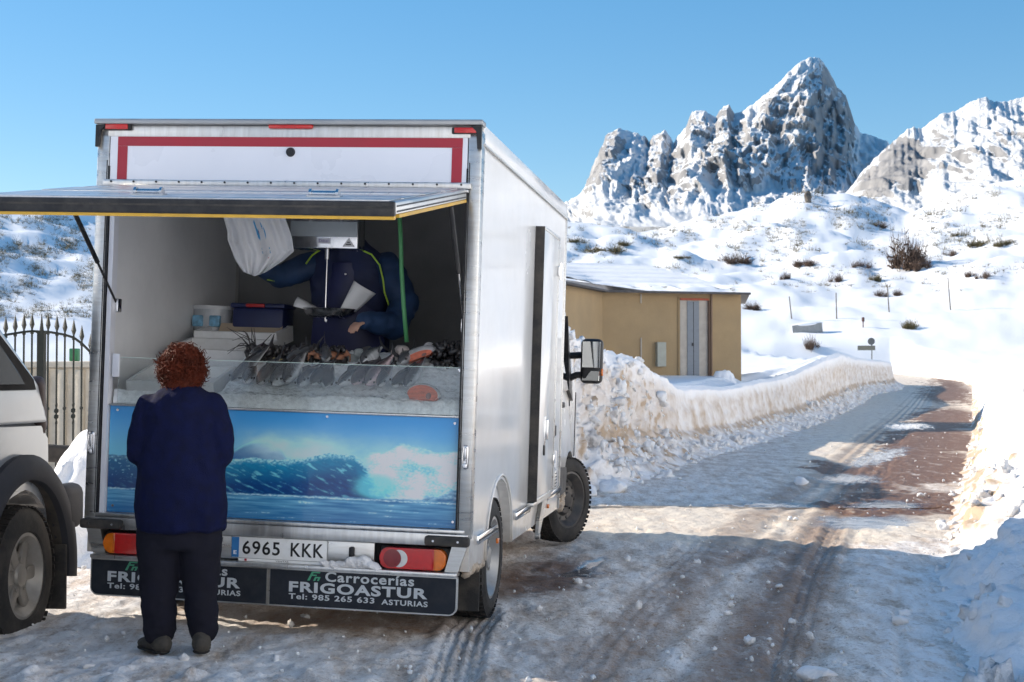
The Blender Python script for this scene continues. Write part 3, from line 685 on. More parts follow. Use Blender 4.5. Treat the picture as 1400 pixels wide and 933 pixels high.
M_board = plain('dark_bumper_board', (0.016, 0.020, 0.028), rough=0.5, spec=0.2, var=0.15, scale=9, dirt=(0.09, 0.088, 0.085), dirt_amt=0.18, dirt_scale=12)
M_print = plain('grey_print', (0.50, 0.53, 0.55), rough=0.5, var=0.06, scale=20)
M_greenp = plain('green_print', (0.06, 0.30, 0.17), rough=0.5)
M_platew = plain('plate_white', (0.80, 0.81, 0.80), rough=0.32, var=0.04, dirt=(0.55, 0.5, 0.45), dirt_amt=0.25, dirt_scale=14)
M_plateb = plain('plate_blue', (0.03, 0.17, 0.42), rough=0.35)
M_platek = plain('plate_black', (0.012, 0.012, 0.012), rough=0.4)
M_wheel = plain('steel_wheel', (0.36, 0.36, 0.355), rough=0.42, metal=0.55, var=0.15, scale=9, dirt=(0.20, 0.165, 0.13), dirt_amt=0.55, dirt_scale=9)
M_under = plain('dark_underbody', (0.03, 0.028, 0.026), rough=0.8, var=0.3, scale=8, dirt=(0.16, 0.13, 0.10), dirt_amt=0.5)
M_window = plain('dark_window_glass', (0.012, 0.014, 0.016), rough=0.05, var=0.05, coat=0.6, rvar=0.02)
M_mirror = plain('mirror_glass', (0.72, 0.74, 0.74), rough=0.03, metal=1.0, var=0.02, rvar=0.01)
M_steel = plain('stainless_steel', (0.62, 0.62, 0.63), rough=0.22, metal=1.0, var=0.08, rvar=0.08, scale=4, stretch=(8, 1, 1))
def glass_mat(name, haze=0.10, tint=(0.93, 0.97, 0.96), hazec=(0.75, 0.80, 0.82)):
    m, n, l, b = mat_new(name)
    out = n['Material Output']; tr = n.new('ShaderNodeBsdfTransparent'); tr.inputs[0].default_value = (*tint, 1)
    gl = n.new('ShaderNodeBsdfGlossy'); gl.inputs['Roughness'].default_value = 0.03; fr = n.new('ShaderNodeFresnel'); fr.inputs[0].default_value = 1.5
    df = n.new('ShaderNodeBsdfDiffuse'); df.inputs[0].default_value = (*hazec, 1)
    tc = n.new('ShaderNodeTexCoord'); nz = n.new('ShaderNodeTexNoise'); nz.inputs['Scale'].default_value = 3.0; nz.inputs['Detail'].default_value = 6; l.new(tc.outputs['Object'], nz.inputs['Vector'])
    mr = n.new('ShaderNodeMapRange'); mr.inputs[1].default_value = 0.3; mr.inputs[2].default_value = 0.75; mr.inputs[3].default_value = haze * 0.4; mr.inputs[4].default_value = haze * 2.0; l.new(nz.outputs[0], mr.inputs[0])
    a = n.new('ShaderNodeMixShader'); l.new(mr.outputs[0], a.inputs[0]); l.new(tr.outputs[0], a.inputs[1]); l.new(df.outputs[0], a.inputs[2])
    c = n.new('ShaderNodeMixShader'); l.new(fr.outputs[0], c.inputs[0]); l.new(a.outputs[0], c.inputs[1]); l.new(gl.outputs[0], c.inputs[2])
    l.new(c.outputs[0], out.inputs['Surface']); return m
M_glass = glass_mat('fogged_counter_glass', 0.022, tint=(0.96, 0.98, 0.98))

TR = empty('fish_truck', (-1.27599, 7.52604, 0.0338))
TR.rotation_mode = 'QUATERNION'
TR_M = Matrix.Rotation(R(-9.2), 3, 'Z') @ Matrix.Rotation(R(1.8), 3, 'Y')
TR.rotation_quaternion = TR_M.to_quaternion()
tag(TR, 'white refrigerated fish van with its rear hatch open and ocean wave panel', 'truck')
TM = Matrix.Translation(TR.location) @ TR_M.to_4x4()
def tl(x, y, z): return TM @ Vector((x, y, z))
def P(name, c, s, mat, bev=0.0, parent=None, rot=None): return box(name, c, s, mat, parent or TR, bev, rot)

# ---- box body
def arch_poly(y0, y1, zb, zt, arches):
    pts = [(y0, zt), (y0, zb)]
    for (cy, cz, r, rz) in arches:
        a0 = math.asin(max(-1, min(1, (zb - cz) / rz)))
        ang = np.linspace(math.pi - a0, a0, 22)
        pts += [(cy + r * math.cos(a), cz + rz * math.sin(a)) for a in ang]
    pts += [(y1, zb), (y1, zt)]
    return pts
def side_panel(x0, x1, name):
    bm = B(); bm_prism(bm, arch_poly(0.02, 3.63, 0.385, 2.665, [(0.93, 0.40, 0.43, 0.40)]), x0, x1, 'x')
    return fin(name, bm, M_white, TR)
right_wall = side_panel(0.99, 1.05, 'side_panel'); left_wall = side_panel(-1.05, -0.99, 'side_panel')
P('roof_panel', (0, 1.825, 2.672), (1.98, 3.61, 0.05), M_white)
P('floor_panel', (0, 1.82, 0.56), (1.978, 3.6, 0.06), M_gelcoat)
P('front_panel', (0, 3.60, 1.625), (1.978, 0.055, 2.06), M_gelcoat)
P('bulkhead', (0, 2.06, 1.62), (1.978, 0.04, 2.05), plain('bulkhead_grey', (0.22, 0.22, 0.22), rough=0.5, var=0.25, scale=2))
for s in (-1, 1):
    P('wall_lining', (s * 0.984, 1.03, 1.62), (0.008, 1.86, 2.04), M_gelcoat)
    # roof edge extrusion along the side
    P('roof_rail', (s * 1.046, 1.83, 2.66), (0.022, 3.58, 0.10), M_white, 0.006)
    P('roof_rail_bead', (s * 1.060, 1.83, 2.604), (0.010, 3.58, 0.010), M_aluh)
P('ceiling_lining', (0, 1.03, 2.640), (1.96, 1.9, 0.008), M_gelcoat)
P('roof_antenna', (0.2, 1.0, 2.70), (0.004, 0.004, 0.10), M_black)  # thin black rod for the roof antenna
# corner posts
for s in (-1, 1):
    pst = P('corner_post', (s * 1.022, 0.03, 1.61), (0.072, 0.10, 2.12), M_alu, 0.010)
    P('post_seam', (s * 0.996, -0.0215, 1.55), (0.004, 0.004, 1.9), M_black, parent=pst)
P('seal_strip', (-0.985, 0.004, 1.52), (0.012, 0.05, 1.9), M_black)
P('inner_jamb', (-0.962, 0.02, 1.49), (0.026, 0.06, 1.78), M_hatch)
P('seal_strip', (0.984, 0.004, 1.52), (0.006, 0.05, 1.9), M_black)
# header above hatch
P('roof_cap', (0, -0.005, 2.706), (2.13, 0.10, 0.028), plain('dark_roof_cap', (0.33, 0.34, 0.35), rough=0.4, metal=0.7, var=0.1), 0.006)
P('header_panel', (0, 0.0, 2.659), (2.07, 0.04, 0.062), M_aluh, 0.004)
hp = P('upper_hatch_panel', (0, 0.0, 2.515), (1.965, 0.036, 0.255), M_hatch)
P('red_band', (0.009, -0.0195, 2.603), (1.895, 0.003, 0.050), M_red, parent=hp)
for x in (-0.9105, 0.9285): P('red_band', (x, -0.0195, 2.482), (0.055, 0.003, 0.190), M_red, parent=hp)
bm = B(); bm_cyl(bm, (0.03, -0.03, 2.55), (0.03, -0.015, 2.55), 0.022, 0.026, 20); bm_cyl(bm, (0.03, -0.033, 2.545), (0.03, -0.03, 2.545), 0.012, n=12); fin('lock', bm, M_black, TR, 40)
hg = P('hinge_rail', (0, -0.028, 2.378), (2.02, 0.030, 0.034), M_aluh, 0.006)
bm = B()
for k in range(16):
    x = -0.96 + 0.128 * k; bm_cyl(bm, (x, -0.046, 2.383), (x, -0.042, 2.383), 0.006, n=8)
tag(fin('hinge_screws', bm, M_black, hg), kind='stuff')
P('hinge_lip', (0, -0.040, 2.350), (2.0, 0.022, 0.016), M_aluh, 0.004, parent=hg)
# marker lamps
def marker(x0, x1, z, mat=M_lensr):
    f = P('marker_lamp', ((x0 + x1) / 2, -0.026, z), (x1 - x0, 0.018, 0.036), M_black, 0.007)
    P('lens', ((x0 + x1) / 2, -0.038, z), ((x1 - x0) * 0.80, 0.012, 0.029), mat, 0.004, parent=f)
marker(-1.022, -0.862, 2.679); marker(0.898, 1.05, 2.666)
f = P('brake_light', (0.03, -0.028, 2.684), (0.245, 0.022, 0.024), M_lensr, 0.008)
for s in (-1, 1):
    bm = B(); bm_prism(bm, [(s * 1.058, 2.688), (s * 1.0, 2.688), (s * 1.03, 2.66), (s * 1.038, 2.57), (s * 1.058, 2.57)], -0.045, -0.024, 'y'); fin('corner_bracket', bm, M_black, TR)

# ---- open hatch flap, drooping 10 degrees
FL = 1.54; FA = R(9.4)
flap = empty('hatch_flap', (0, -0.035, 2.362), (FA, 0, 0), TR)      # local -y runs outwards, z up
flap.parent = TR
def F(name, c, s, mat, bev=0.0, parent=None): return box(name, c, s, mat, parent or flap, bev)
FW = 1.975; TH = 0.052
me_parts = []
F('flap_skin', (0, -FL / 2, -TH / 2 + 0.0), (FW - 0.05, FL - 0.06, TH - 0.012), M_hatch)
for s in (-1, 1):
    fr = F('flap_edge', (s * (FW / 2 - 0.014), -FL / 2 + 0.0, -TH / 2), (0.036, FL - 0.04, TH), M_aluh, 0.006)
    for k in (-0.022, 0.0): F('edge_groove', (s * (FW / 2 + 0.0045), -FL / 2, -TH / 2 + k + 0.008), (0.003, FL - 0.06, 0.007), M_black, parent=fr)
    F('yellow_seal', (s * (FW / 2 - 0.010), -FL / 2 + 0.02, -TH - 0.008), (0.03, FL - 0.10, 0.015), M_yellow)
for i, (yy, ww) in enumerate(((-0.20, 0.30), (-0.62, 0.36), (-1.05, 0.34), (-1.36, 0.22))):
    F('flap_plank', (0, yy, 0.001 + 0.0015 * (i % 2)), (FW - 0.075, ww, 0.010), M_aluh, 0.004)
fb = F('front_edge', (0, -FL + 0.005, -TH / 2 - 0.002), (FW + 0.008, 0.030, TH + 0.010), M_black, 0.006)
F('front_groove', (0, -FL - 0.011, -TH / 2 + 0.005), (FW, 0.003, 0.008), M_rubber, parent=fb)
F('yellow_seal', (0, -FL + 0.012, -TH - 0.013), (FW, 0.030, 0.015), M_yellow)
for x in (-0.18, 0.62, -1.0):
    bm = B(); bm_cyl(bm, (x - 0.06, -1.30, 0.022), (x + 0.06, -1.30, 0.022), 0.013, n=12)
    for q in (-0.06, 0.06): bm_cyl(bm, (x + q - 0.006, -1.30, 0.022), (x + q + 0.006, -1.30, 0.022), 0.021, n=12)
    bm_box(bm, (x, -1.30, 0.010), (0.15, 0.05, 0.010)); fin('flap_latch', bm, M_steel, flap, 40)
# gas struts
def strut(x, top, bot, name='gas_strut'):
    bm = B(); t = Vector(top); b_ = Vector(bot); mid = t.lerp(b_, 0.55)
    bm_cyl(bm, t, mid, 0.013, n=10); o = fin(name, bm, M_black, TR, 40)
    bm = B(); bm_cyl(bm, mid, b_, 0.0065, n=8); fin('piston_rod', bm, M_chrome if x > 0 else M_black, o, 40)
    bm = B(); bm_box(bm, b_, (0.03, 0.05, 0.075), bev=0.006); fin('strut_bracket', bm, M_steel, o, 40)
strut(-1, (-0.955, -0.50, 2.20), (-0.945, 0.06, 1.72)); strut(1, (0.945, -0.22, 2.25), (0.975, 0.08, 1.66))

# ---- counter front: mural panel, rails, glass
def mural():
    nx, ny = 560, 180; u = np.linspace(0, 1, nx)[None, :] + np.zeros((ny, 1)); v = np.linspace(0, 1, ny)[:, None] + np.zeros((1, nx))
    x = u * 486.0; y = v * 152.0                     # like the photograph: x from the left edge, y from the top
    S = lambda r, g, b: np.array([(c / 255.0 / 12.92 if c <= 10 else ((c / 255.0 + 0.055) / 1.055) ** 2.4) for c in (r, g, b)])
    def mx(c, d, k): return c * (1 - k[..., None]) + d * k[..., None]
    n1 = fbm(x / 40, y / 22, octv=5, seed=401); n2 = fbm(x / 9, y / 4, octv=4, seed=402); n3 = fbm(x / 4, y / 3, octv=3, seed=403)
    C = mx(np.tile(S(52, 126, 188), (ny, nx, 1)), S(112, 172, 205), sstep(0, 75, y) * 0.9)
    # sea behind
    C = mx(C, S(24, 88, 140), sstep(70, 73, y + 1.5 * n2))
    # small wave behind, curling right
    h0 = np.interp(x[0], [150, 170, 190, 205, 222, 236, 244, 250, 256], [70, 60, 47, 41, 39, 43, 50, 60, 72])[None, :] + 1.5 * n2
    k = sstep(-1.0, 1.5, y - h0 + 2 * n2) * sstep(150, 178, x) * sstep(262, 248, x); C = mx(C, mx(np.tile(S(20, 84, 142), (ny, nx, 1)), S(36, 150, 180), np.clip(1 - (y - h0) / 14, 0, 1) * sstep(180, 215, x)), k); C = mx(C, S(120, 190, 205), k * sstep(5, 0, np.abs(y - h0 - 2)) * 0.7)
    # spray mist
    for (cx, cy, rx, ry, w) in [(255, 52, 60, 20, .75), (300, 60, 50, 24, .7), (235, 40, 40, 10, .45), (330, 66, 40, 20, .5), (410, 66, 55, 30, .6)]:
        C = mx(C, S(196, 216, 226), w * np.exp(-(((x - cx) / rx) ** 2 + ((y - cy) / ry) ** 2)) * np.clip(0.75 + 0.9 * n1, 0, 1))
    # main wave body
    crest = np.interp(x[0], [0, 60, 150, 200, 240, 275, 310, 345, 372, 390], [70, 72, 74, 66, 68, 64, 55, 58, 84, 116])[None, :] + 3.0 * n2 + 2 * n3
    body = sstep(-0.8, 1.2, y - crest) * sstep(420, 380, x + 0 * y)
    face = np.clip((y - crest) / 50, 0, 1)
    A = x * 0.9 + y * 1.6; st = fbm((x + 1.3 * y) / 26, (y - 0.45 * x) / 5, octv=5, seed=404)
    F_ = mx(np.tile(S(26, 122, 162), (ny, nx, 1)), S(14, 62, 118), np.clip(face * 1.3 + 0.55 * st, 0, 1))
    F_ = mx(F_, S(120, 196, 210), sstep(0.12, 0.42, st) * 0.85 * (1 - 0.4 * face)); F_ = mx(F_, S(176, 216, 224), sstep(9, 0, y - crest) * np.clip(0.6 + 1.5 * n3, 0, 1)); F_ = mx(F_, S(12, 50, 104), sstep(18, 40, y - crest) * sstep(0.1, -0.2, st) * 0.8)
    F_ = mx(F_, S(14, 52, 100), sstep(150, 60, x) * 0.65); F_ = mx(F_, S(130, 178, 200), sstep(0.25, 0.45, n3 + 0.4 * n2) * sstep(140, 40, x) * sstep(110, 90, y))
    C = mx(C, F_, body)
    # foam explosion on the right
    for (cx, cy, rx, ry) in [(415, 72, 44, 32), (450, 90, 46, 30), (395, 92, 34, 26), (470, 62, 28, 18), (385, 66, 26, 18)]:
        d = np.sqrt(((x - cx) / rx) ** 2 + ((y - cy) / ry) ** 2) + 0.55 * n1 + 0.25 * n2
        C = mx(C, mx(np.tile(S(216, 230, 242), (ny, nx, 1)), S(120, 178, 205), np.clip(0.25 + 1.9 * n1 + 0.9 * n3, 0, 1)), sstep(1.08, 0.62, d))
    tube = np.sqrt(((x - 372) / 40) ** 2 + ((y - 100) / 20) ** 2); C = mx(C, S(92, 186, 205), sstep(1.1, 0.5, tube + 0.4 * n1) * 0.75)
    # flat water in front
    w0 = 117 - 0.004 * x + 2 * n2
    wv = fbm(x / 60, y / 3.2, octv=4, seed=405)
    W = mx(np.tile(S(36, 100, 150), (ny, nx, 1)), S(108, 160, 192), np.clip(0.4 + 1.4 * wv, 0, 1)); W = mx(W, S(28, 84, 138), sstep(126, 152, y) * 0.7); W = mx(W, S(190, 212, 224), sstep(0.30, 0.5, wv + 0.3 * n3) * 0.7)
    W = mx(W, S(206, 222, 230), sstep(1.4, 0.3, np.abs(y - 118 - 2 * n2)) * np.clip(0.5 + n3, 0, 1))
    C = mx(C, W, sstep(-1, 1, y - w0))
    X = -0.945 + u * 1.94; Z = 1.177 - v * 0.572
    V = np.stack([X, np.full_like(X, 0.018), Z], -1).reshape(-1, 3)
    o = mesh_np('wave_print', V, grid_faces(ny, nx)[:, ::-1], vcol_mat('printed_wave_panel', rough=0.28, coat=0.3), smooth=False, attrs={'col': np.minimum(C * np.array([1.25, 1.45, 1.35]), 0.74).reshape(-1, 3)})
    return o
cf = P('counter_front', (0.025, 0.04, 0.891), (1.94, 0.036, 0.574), M_gelcoat)
mu = mural(); mu.parent = cf
for (x, z) in ((-0.9, 1.155), (0.27, 1.160), (0.955, 1.150), (-0.91, 0.64), (0.96, 0.64)):
    bm = B(); bm_cyl(bm, (x, 0.010, z), (x, 0.018, z), 0.007, n=10); fin('screw', bm, M_steel, cf)
P('counter_lip', (0.025, 0.022, 1.184), (1.95, 0.05, 0.008), M_aluh, 0.002)
P('bottom_frame', (0.02, 0.0, 0.592), (2.02, 0.05, 0.020), M_aluh, 0.004)
P('rear_beam', (0, 0.0, 0.548), (2.10, 0.05, 0.064), M_aluh, 0.006)
gp = P('counter_glass', (0.043, 0.026, 1.312), (1.905, 0.006, 0.250), M_glass)
P('glass_edge', (0.043, 0.026, 1.4385), (1.905, 0.007, 0.003), plain('glass_edge_green', (0.55, 0.68, 0.64), rough=0.15), parent=gp)
P('glass_clip', (-0.918, 0.012, 1.395), (0.040, 0.016, 0.125), M_hatch, 0.003)
P('glass_clip', (0.975, 0.012, 1.425), (0.022, 0.016, 0.022), M_chrome, 0.004)
# latches on the posts
for s, z in ((1, 0.98), (-1, 0.975)):
    bm = B(); x = s * 1.024
    bm_box(bm, (x, -0.024, z), (0.036, 0.010, 0.125), bev=0.012); bm_box(bm, (x, -0.034, z + 0.02), (0.014, 0.018, 0.06), bev=0.005); bm_cyl(bm, (x, -0.04, z - 0.03), (x, -0.02, z - 0.03), 0.011, n=12); bm_box(bm, (x, -0.040, z - 0.045), (0.026, 0.02, 0.026), bev=0.004)
    bm_tube(bm, [(x - 0.009, -0.045, z + 0.045), (x - 0.012, -0.05, z), (x - 0.009, -0.045, z - 0.04)], 0.003, 6); bm_tube(bm, [(x + 0.009, -0.045, z + 0.045), (x + 0.012, -0.05, z), (x + 0.009, -0.045, z - 0.04)], 0.003, 6)
    fin('toggle_latch', bm, M_steel, TR, 40)

# ---- lower rear end
P('lamp_recess', (0, 0.10, 0.445), (1.93, 0.03, 0.15), M_black)
P('plate_carrier', (0.13, 0.015, 0.452), (0.84, 0.02, 0.122), M_alu, 0.004)
P('light_shelf', (0, 0.0, 0.372), (2.0, 0.10, 0.020), M_aluh, 0.004)
for s in (-1, 1):
    bf = P('rubber_buffer', (s * 0.945, -0.040, 0.545), (0.235, 0.05, 0.052), M_rubber, 0.014)
    bm = B()
    for q in (-0.07, 0.06): bm_cyl(bm, (s * (0.945 + q), -0.067, 0.546), (s * (0.945 + q), -0.06, 0.546), 0.006, n=8)
    fin('buffer_bolt', bm, M_steel, bf)
    bm = B(); bm_prism(bm, [(s * 1.045, 0.52), (s * 0.965, 0.52), (s * 0.93, 0.384), (s * 1.0, 0.384)], -0.012, 0.09, 'y'); fin('slanted_bracket', bm, M_alu, TR)
def lamp(s):
    L = empty('tail_lamp', (s * 0.762, 0.0, 0.443), (0, 0, 0), TR)
    def seg(name, x0, x1, mat, ends):
        pts = []; h = 0.054; r = 0.045
        def arc(cx, cz, a0, a1): return [(cx + r * math.cos(a), cz + r * math.sin(a)) for a in np.linspace(a0, a1, 6)]
        lo, hi = x0, x1
        if 'l' in ends: pts += arc(lo + r, h - r, math.pi / 2, math.pi) + arc(lo + r, -h + r, math.pi, 1.5 * math.pi)
        else: pts += [(lo, h), (lo, -h)]
        if 'r' in ends: pts += arc(hi - r, -h + r, 1.5 * math.pi, 2 * math.pi) + arc(hi - r, h - r, 0, math.pi / 2)
        else: pts += [(hi, -h), (hi, h)]
        bm = B(); bm_prism(bm, pts, -0.030, 0.03, 'y')
        es = [e for e in bm.edges if all(v.co.y < -0.02 for v in e.verts)]
        bmesh.ops.bevel(bm, geom=es, offset=0.007, segments=2, affect='EDGES')
        return fin(name, bm, mat, L, 35)
    a = 0.175
    if s > 0:
        seg('red_lens', -a, 0.112, M_lensr, 'l'); seg('amber_lens', 0.112, a, M_lensa, 'r')
    else:
        seg('amber_lens', -a, -0.112, M_lensa, 'l'); seg('red_lens', -0.112, a, M_lensr, 'r')
    # reversing crescent with the dark fog disc
    bm = B(); bm_cyl(bm, (-s * 0.070, -0.0335, 0), (-s * 0.070, -0.028, 0), 0.045, n=28); fin('reversing_lens', bm, M_lensw, L, 35)
    bm = B(); bm_cyl(bm, (-s * 0.105, -0.0355, 0), (-s * 0.105, -0.026, 0), 0.047, n=28); fin('fog_lens', bm, M_lensd, L, 35)
    bm = B(); bm_box(bm, (0, 0.035, 0), (0.38, 0.02, 0.124), bev=0.02); fin('lamp_housing', bm, M_black, L, 35)
lamp(1); lamp(-1)
# number plate
pl = P('number_plate', (0.036, -0.004, 0.4555), (0.522, 0.008, 0.110), M_platew, 0.003)
P('plate_rim', (0.036, -0.002, 0.4555), (0.530, 0.006, 0.117), plain('plate_rim', (0.35, 0.36, 0.37), rough=0.4), 0.003, parent=pl)
P('country_band', (-0.203, -0.0085, 0.4555), (0.040, 0.003, 0.106), M_plateb, parent=pl)
RX = (math.pi / 2, 0, 0)
text_mesh('plate_text', 'E', 0.03, M_platew, pl, (-0.2115, -0.0102, 0.418), RX, width=0.017, height=0.020, bold=0.0008)
text_mesh('plate_text', '6965', 0.09, M_platek, pl, (-0.163, -0.0085, 0.420), RX, width=0.205, height=0.072, bold=0.0012, spacing=1.12)
text_mesh('plate_text', 'KKK', 0.09, M_platek, pl, (0.102, -0.0085, 0.420), RX, width=0.178, height=0.072, bold=0.0012, spacing=1.12)
ps = P('plate_strip', (0.05, -0.002, 0.3905), (0.47, 0.006, 0.014), M_platew)
P('red_mark', (-0.145, -0.006, 0.3905), (0.012, 0.003, 0.011), M_red, parent=ps)
text_mesh('strip_text', 'VENTAS', 0.01, M_platek, ps, (0.02, -0.0055, 0.3865), RX, width=0.07, height=0.008, depth=0.0006)
P('plate_catch', (0.432, -0.006, 0.46), (0.028, 0.03, 0.055), M_black, 0.008)
# lump of snow caught on the shelf
bm = B()
rs = random.Random(3)
for k in range(26):
    x = 0.30 + 0.30 * rs.random(); h = 0.010 + 0.075 * math.exp(-((x - 0.475) / 0.07) ** 2) * rs.uniform(0.4, 1.0)
    bm_ell(bm, (x, -0.02 - 0.02 * rs.random(), 0.384 + h * 0.5), (0.028 + 0.02 * rs.random(), 0.022, max(0.012, h * 0.6)), 2, (rs.random(), rs.random(), rs.random()))
o = fin('snow_lump', bm, None, None, True); me = o.data
rm = o.modifiers.new('r', 'REMESH'); rm.mode = 'VOXEL'; rm.voxel_size = 0.006
me2 = bpy.data.meshes.new_from_object(o.evaluated_get(bpy.context.evaluated_depsgraph_get())); o.modifiers.clear(); o.data = me2; me2.materials.append(M_clod); me2.polygons.foreach_set('use_smooth', [True] * len(me2.polygons))
o.matrix_world = TM; tag(o, 'lump of snow on the truck\'s light shelf beside the number plate', 'snow')
# bumper boards with lettering
def board(x0, x1, rl, rr_):
    z0, z1 = 0.160, 0.360; r = 0.045; pts = []
    def poly(i):
        p = [(x0 + i, z1 - i)]
        if rl: p += [(x0 + i + (r - i) - (r - i) * math.cos(a), z0 + i + (r - i) - (r - i) * math.sin(a)) for a in np.linspace(0, math.pi / 2, 8)]
        else: p += [(x0 + i, z0 + i)]
        if rr_: p += [(x1 - i - (r - i) + (r - i) * math.cos(a), z0 + i + (r - i) - (r - i) * math.sin(a)) for a in np.linspace(math.pi / 2, 0, 8)]
        else: p += [(x1 - i, z0 + i)]
        p += [(x1 - i, z1 - i)]; return p
    bm = B(); bm_prism(bm, poly(0), -0.022, 0.0, 'y'); t = fin('board_trim', bm, M_alu, TR)
    bm = B(); bm_prism(bm, poly(0.008), -0.026, -0.012, 'y'); o = fin('bumper_board', bm, M_board, TR)
    t.parent = o
    return o
b1 = board(-1.005, -0.012, True, False); b2 = board(-0.008, 1.003, False, True)
for bo, x0 in ((b1, -0.905), (b2, 0.105)):
    def T(body, x, z, w, h, bold): text_mesh('lettering', body, 0.1, M_print, bo, (x0 + x, -0.0262, z), RX, width=w, height=h, bold=bold, spacing=1.12)
    T('Carrocer\u00edas', 0.195, 0.302, 0.475, 0.052, 0.0022)
    T('FRIGOASTUR', 0.0, 0.2395, 0.742, 0.055, 0.0034)
    T('Tel: 985 265 633', 0.0, 0.202, 0.462, 0.030, 0.0020)
    T('ASTURIAS', 0.50, 0.200, 0.245, 0.028, 0.0022)
    bm = B()
    bm_prism(bm, [(x0 + 0.098, 0.303), (x0 + 0.122, 0.350), (x0 + 0.168, 0.350), (x0 + 0.165, 0.343), (x0 + 0.130, 0.343), (x0 + 0.126, 0.335), (x0 + 0.150, 0.335), (x0 + 0.147, 0.328), (x0 + 0.122, 0.328), (x0 + 0.111, 0.303)], -0.0285, -0.024, 'y')
    bm_prism(bm, [(x0 + 0.130, 0.303), (x0 + 0.140, 0.324), (x0 + 0.170, 0.324), (x0 + 0.160, 0.303), (x0 + 0.150, 0.303), (x0 + 0.157, 0.317), (x0 + 0.147, 0.317), (x0 + 0.141, 0.303)], -0.0285, -0.024, 'y')
    fin('emblem', bm, M_greenp, bo)
# dirty ice hanging from the right skirt
bm = B(); rs = random.Random(8)
for k in range(34):
    y = 0.05 + 0.42 * rs.random(); bm_ell(bm, (1.02 + 0.02 * rs.random(), y, 0.385 - 0.018 * rs.random()), (0.022, 0.03, 0.016 + 0.022 * rs.random()), 1, (rs.random(), rs.random(), rs.random()))
for k in range(26):
    y = 4.08 + 0.25 * rs.random(); bm_ell(bm, (0.985 + 0.02 * rs.random(), y, 0.33 + 0.10 * rs.random()), (0.022, 0.035, 0.02 + 0.02 * rs.random()), 1, (rs.random(), rs.random(), rs.random()))
M_dirtyice = plain('dirty_ice', (0.40, 0.32, 0.24), rough=0.55, var=0.3, scale=20, bump=0.4, bscale=60)
tag(fin('frozen_slush', bm, M_dirtyice, TR, True), kind='stuff')

# ---- right side details
for y0, y1 in ((0.16, 0.745), (1.45, 2.0), (2.84, 3.60)):
    r_ = P('side_rail', (1.062, (y0 + y1) / 2, 0.535), (0.030, y1 - y0, 0.052), M_chrome, 0.010)
    P('rail_groove', (1.0785, (y0 + y1) / 2, 0.535), (0.003, y1 - y0 - 0.02, 0.008), M_black, parent=r_)
P('side_marker', (1.056, 0.86, 0.452), (0.014, 0.05, 0.03), M_lensa, 0.004); P('side_marker', (1.056, 3.02, 0.455), (0.014, 0.05, 0.03), M_lensa, 0.004)
bm = B(); pts_o = [(0.93 + 0.455 * math.cos(a), 0.40 + 0.425 * math.sin(a)) for a in np.linspace(-0.03, math.pi + 0.03, 26)]
bm_tube(bm, [(1.052, p[0], p[1]) for p in pts_o], 0.010, 6); fin('wheel_arch_trim', bm, M_white, TR, True)
bm = B(); bm_ring(bm, [(0.70, 0.452), (0.985, 0.452)], 24, 'x', False, 0, math.pi)
for v in bm.verts: v.co.y += 0.93; v.co.z += 0.39
fin('wheel_housing', bm, M_under, TR, True)
# sliding side door, standing proud
dr = P('side_door', (1.080, 2.42, 1.480), (0.058, 0.78, 1.80), M_white, 0.004)
P('door_edge', (1.081, 2.024, 1.480), (0.060, 0.016, 1.81), M_rubber, parent=dr)
for (y, z, sy, sz) in ((2.42, 2.375, 0.78, 0.022), (2.42, 0.585, 0.78, 0.022), (2.800, 1.48, 0.022, 1.80)):
    P('door_frame', (1.081, y, z), (0.066, sy, sz), M_alu, 0.004, parent=dr)
for z in (2.146, 0.81):
    bm = B(); bm_box(bm, (1.10, 2.84, z), (0.03, 0.06, 0.10), bev=0.006); bm_cyl(bm, (1.118, 2.825, z - 0.06), (1.118, 2.825, z + 0.06), 0.012, n=10); bm_box(bm, (1.115, 2.79, z), (0.012, 0.07, 0.07), bev=0.005); fin('door_hinge', bm, M_chrome, dr, 40)
bm = B(); bm_box(bm, (1.112, 2.30, 1.02), (0.012, 0.035, 0.22), bev=0.005); bm_box(bm, (1.126, 2.30, 1.04), (0.02, 0.022, 0.14), bev=0.007); fin('door_handle', bm, M_chrome, dr, 40)
P('door_lock', (1.113, 2.29, 0.90), (0.014, 0.05, 0.07), M_black, 0.012, parent=dr)
P('door_sill', (1.072, 2.42, 0.555), (0.05, 0.86, 0.028), M_alu, 0.005)
bm = B(); bm_prism(bm, [(2.66, 0.635), (2.83, 0.66), (2.83, 0.56), (2.44, 0.30), (2.36, 0.30), (2.42, 0.42)], 1.056, 1.078, 'x'); bm_cyl(bm, (1.06, 2.38, 0.31), (1.09, 2.38, 0.31), 0.02, n=12); fin('folded_step', bm, M_alu, TR)
P('flush_handle', (1.053, 3.30, 0.99), (0.012, 0.09, 0.075), M_black, 0.01); P('side_vent', (1.052, 3.40, 0.62), (0.006, 0.10, 0.13), M_aluh, 0.002)
bm = B()
for k in range(5): bm_box(bm, (1.056, 3.40, 0.57 + k * 0.024), (0.006, 0.085, 0.006))
fin('vent_slats', bm, M_black, TR)
P('front_corner_post', (1.045, 3.615, 1.52), (0.03, 0.04, 2.27), M_alu, 0.008)

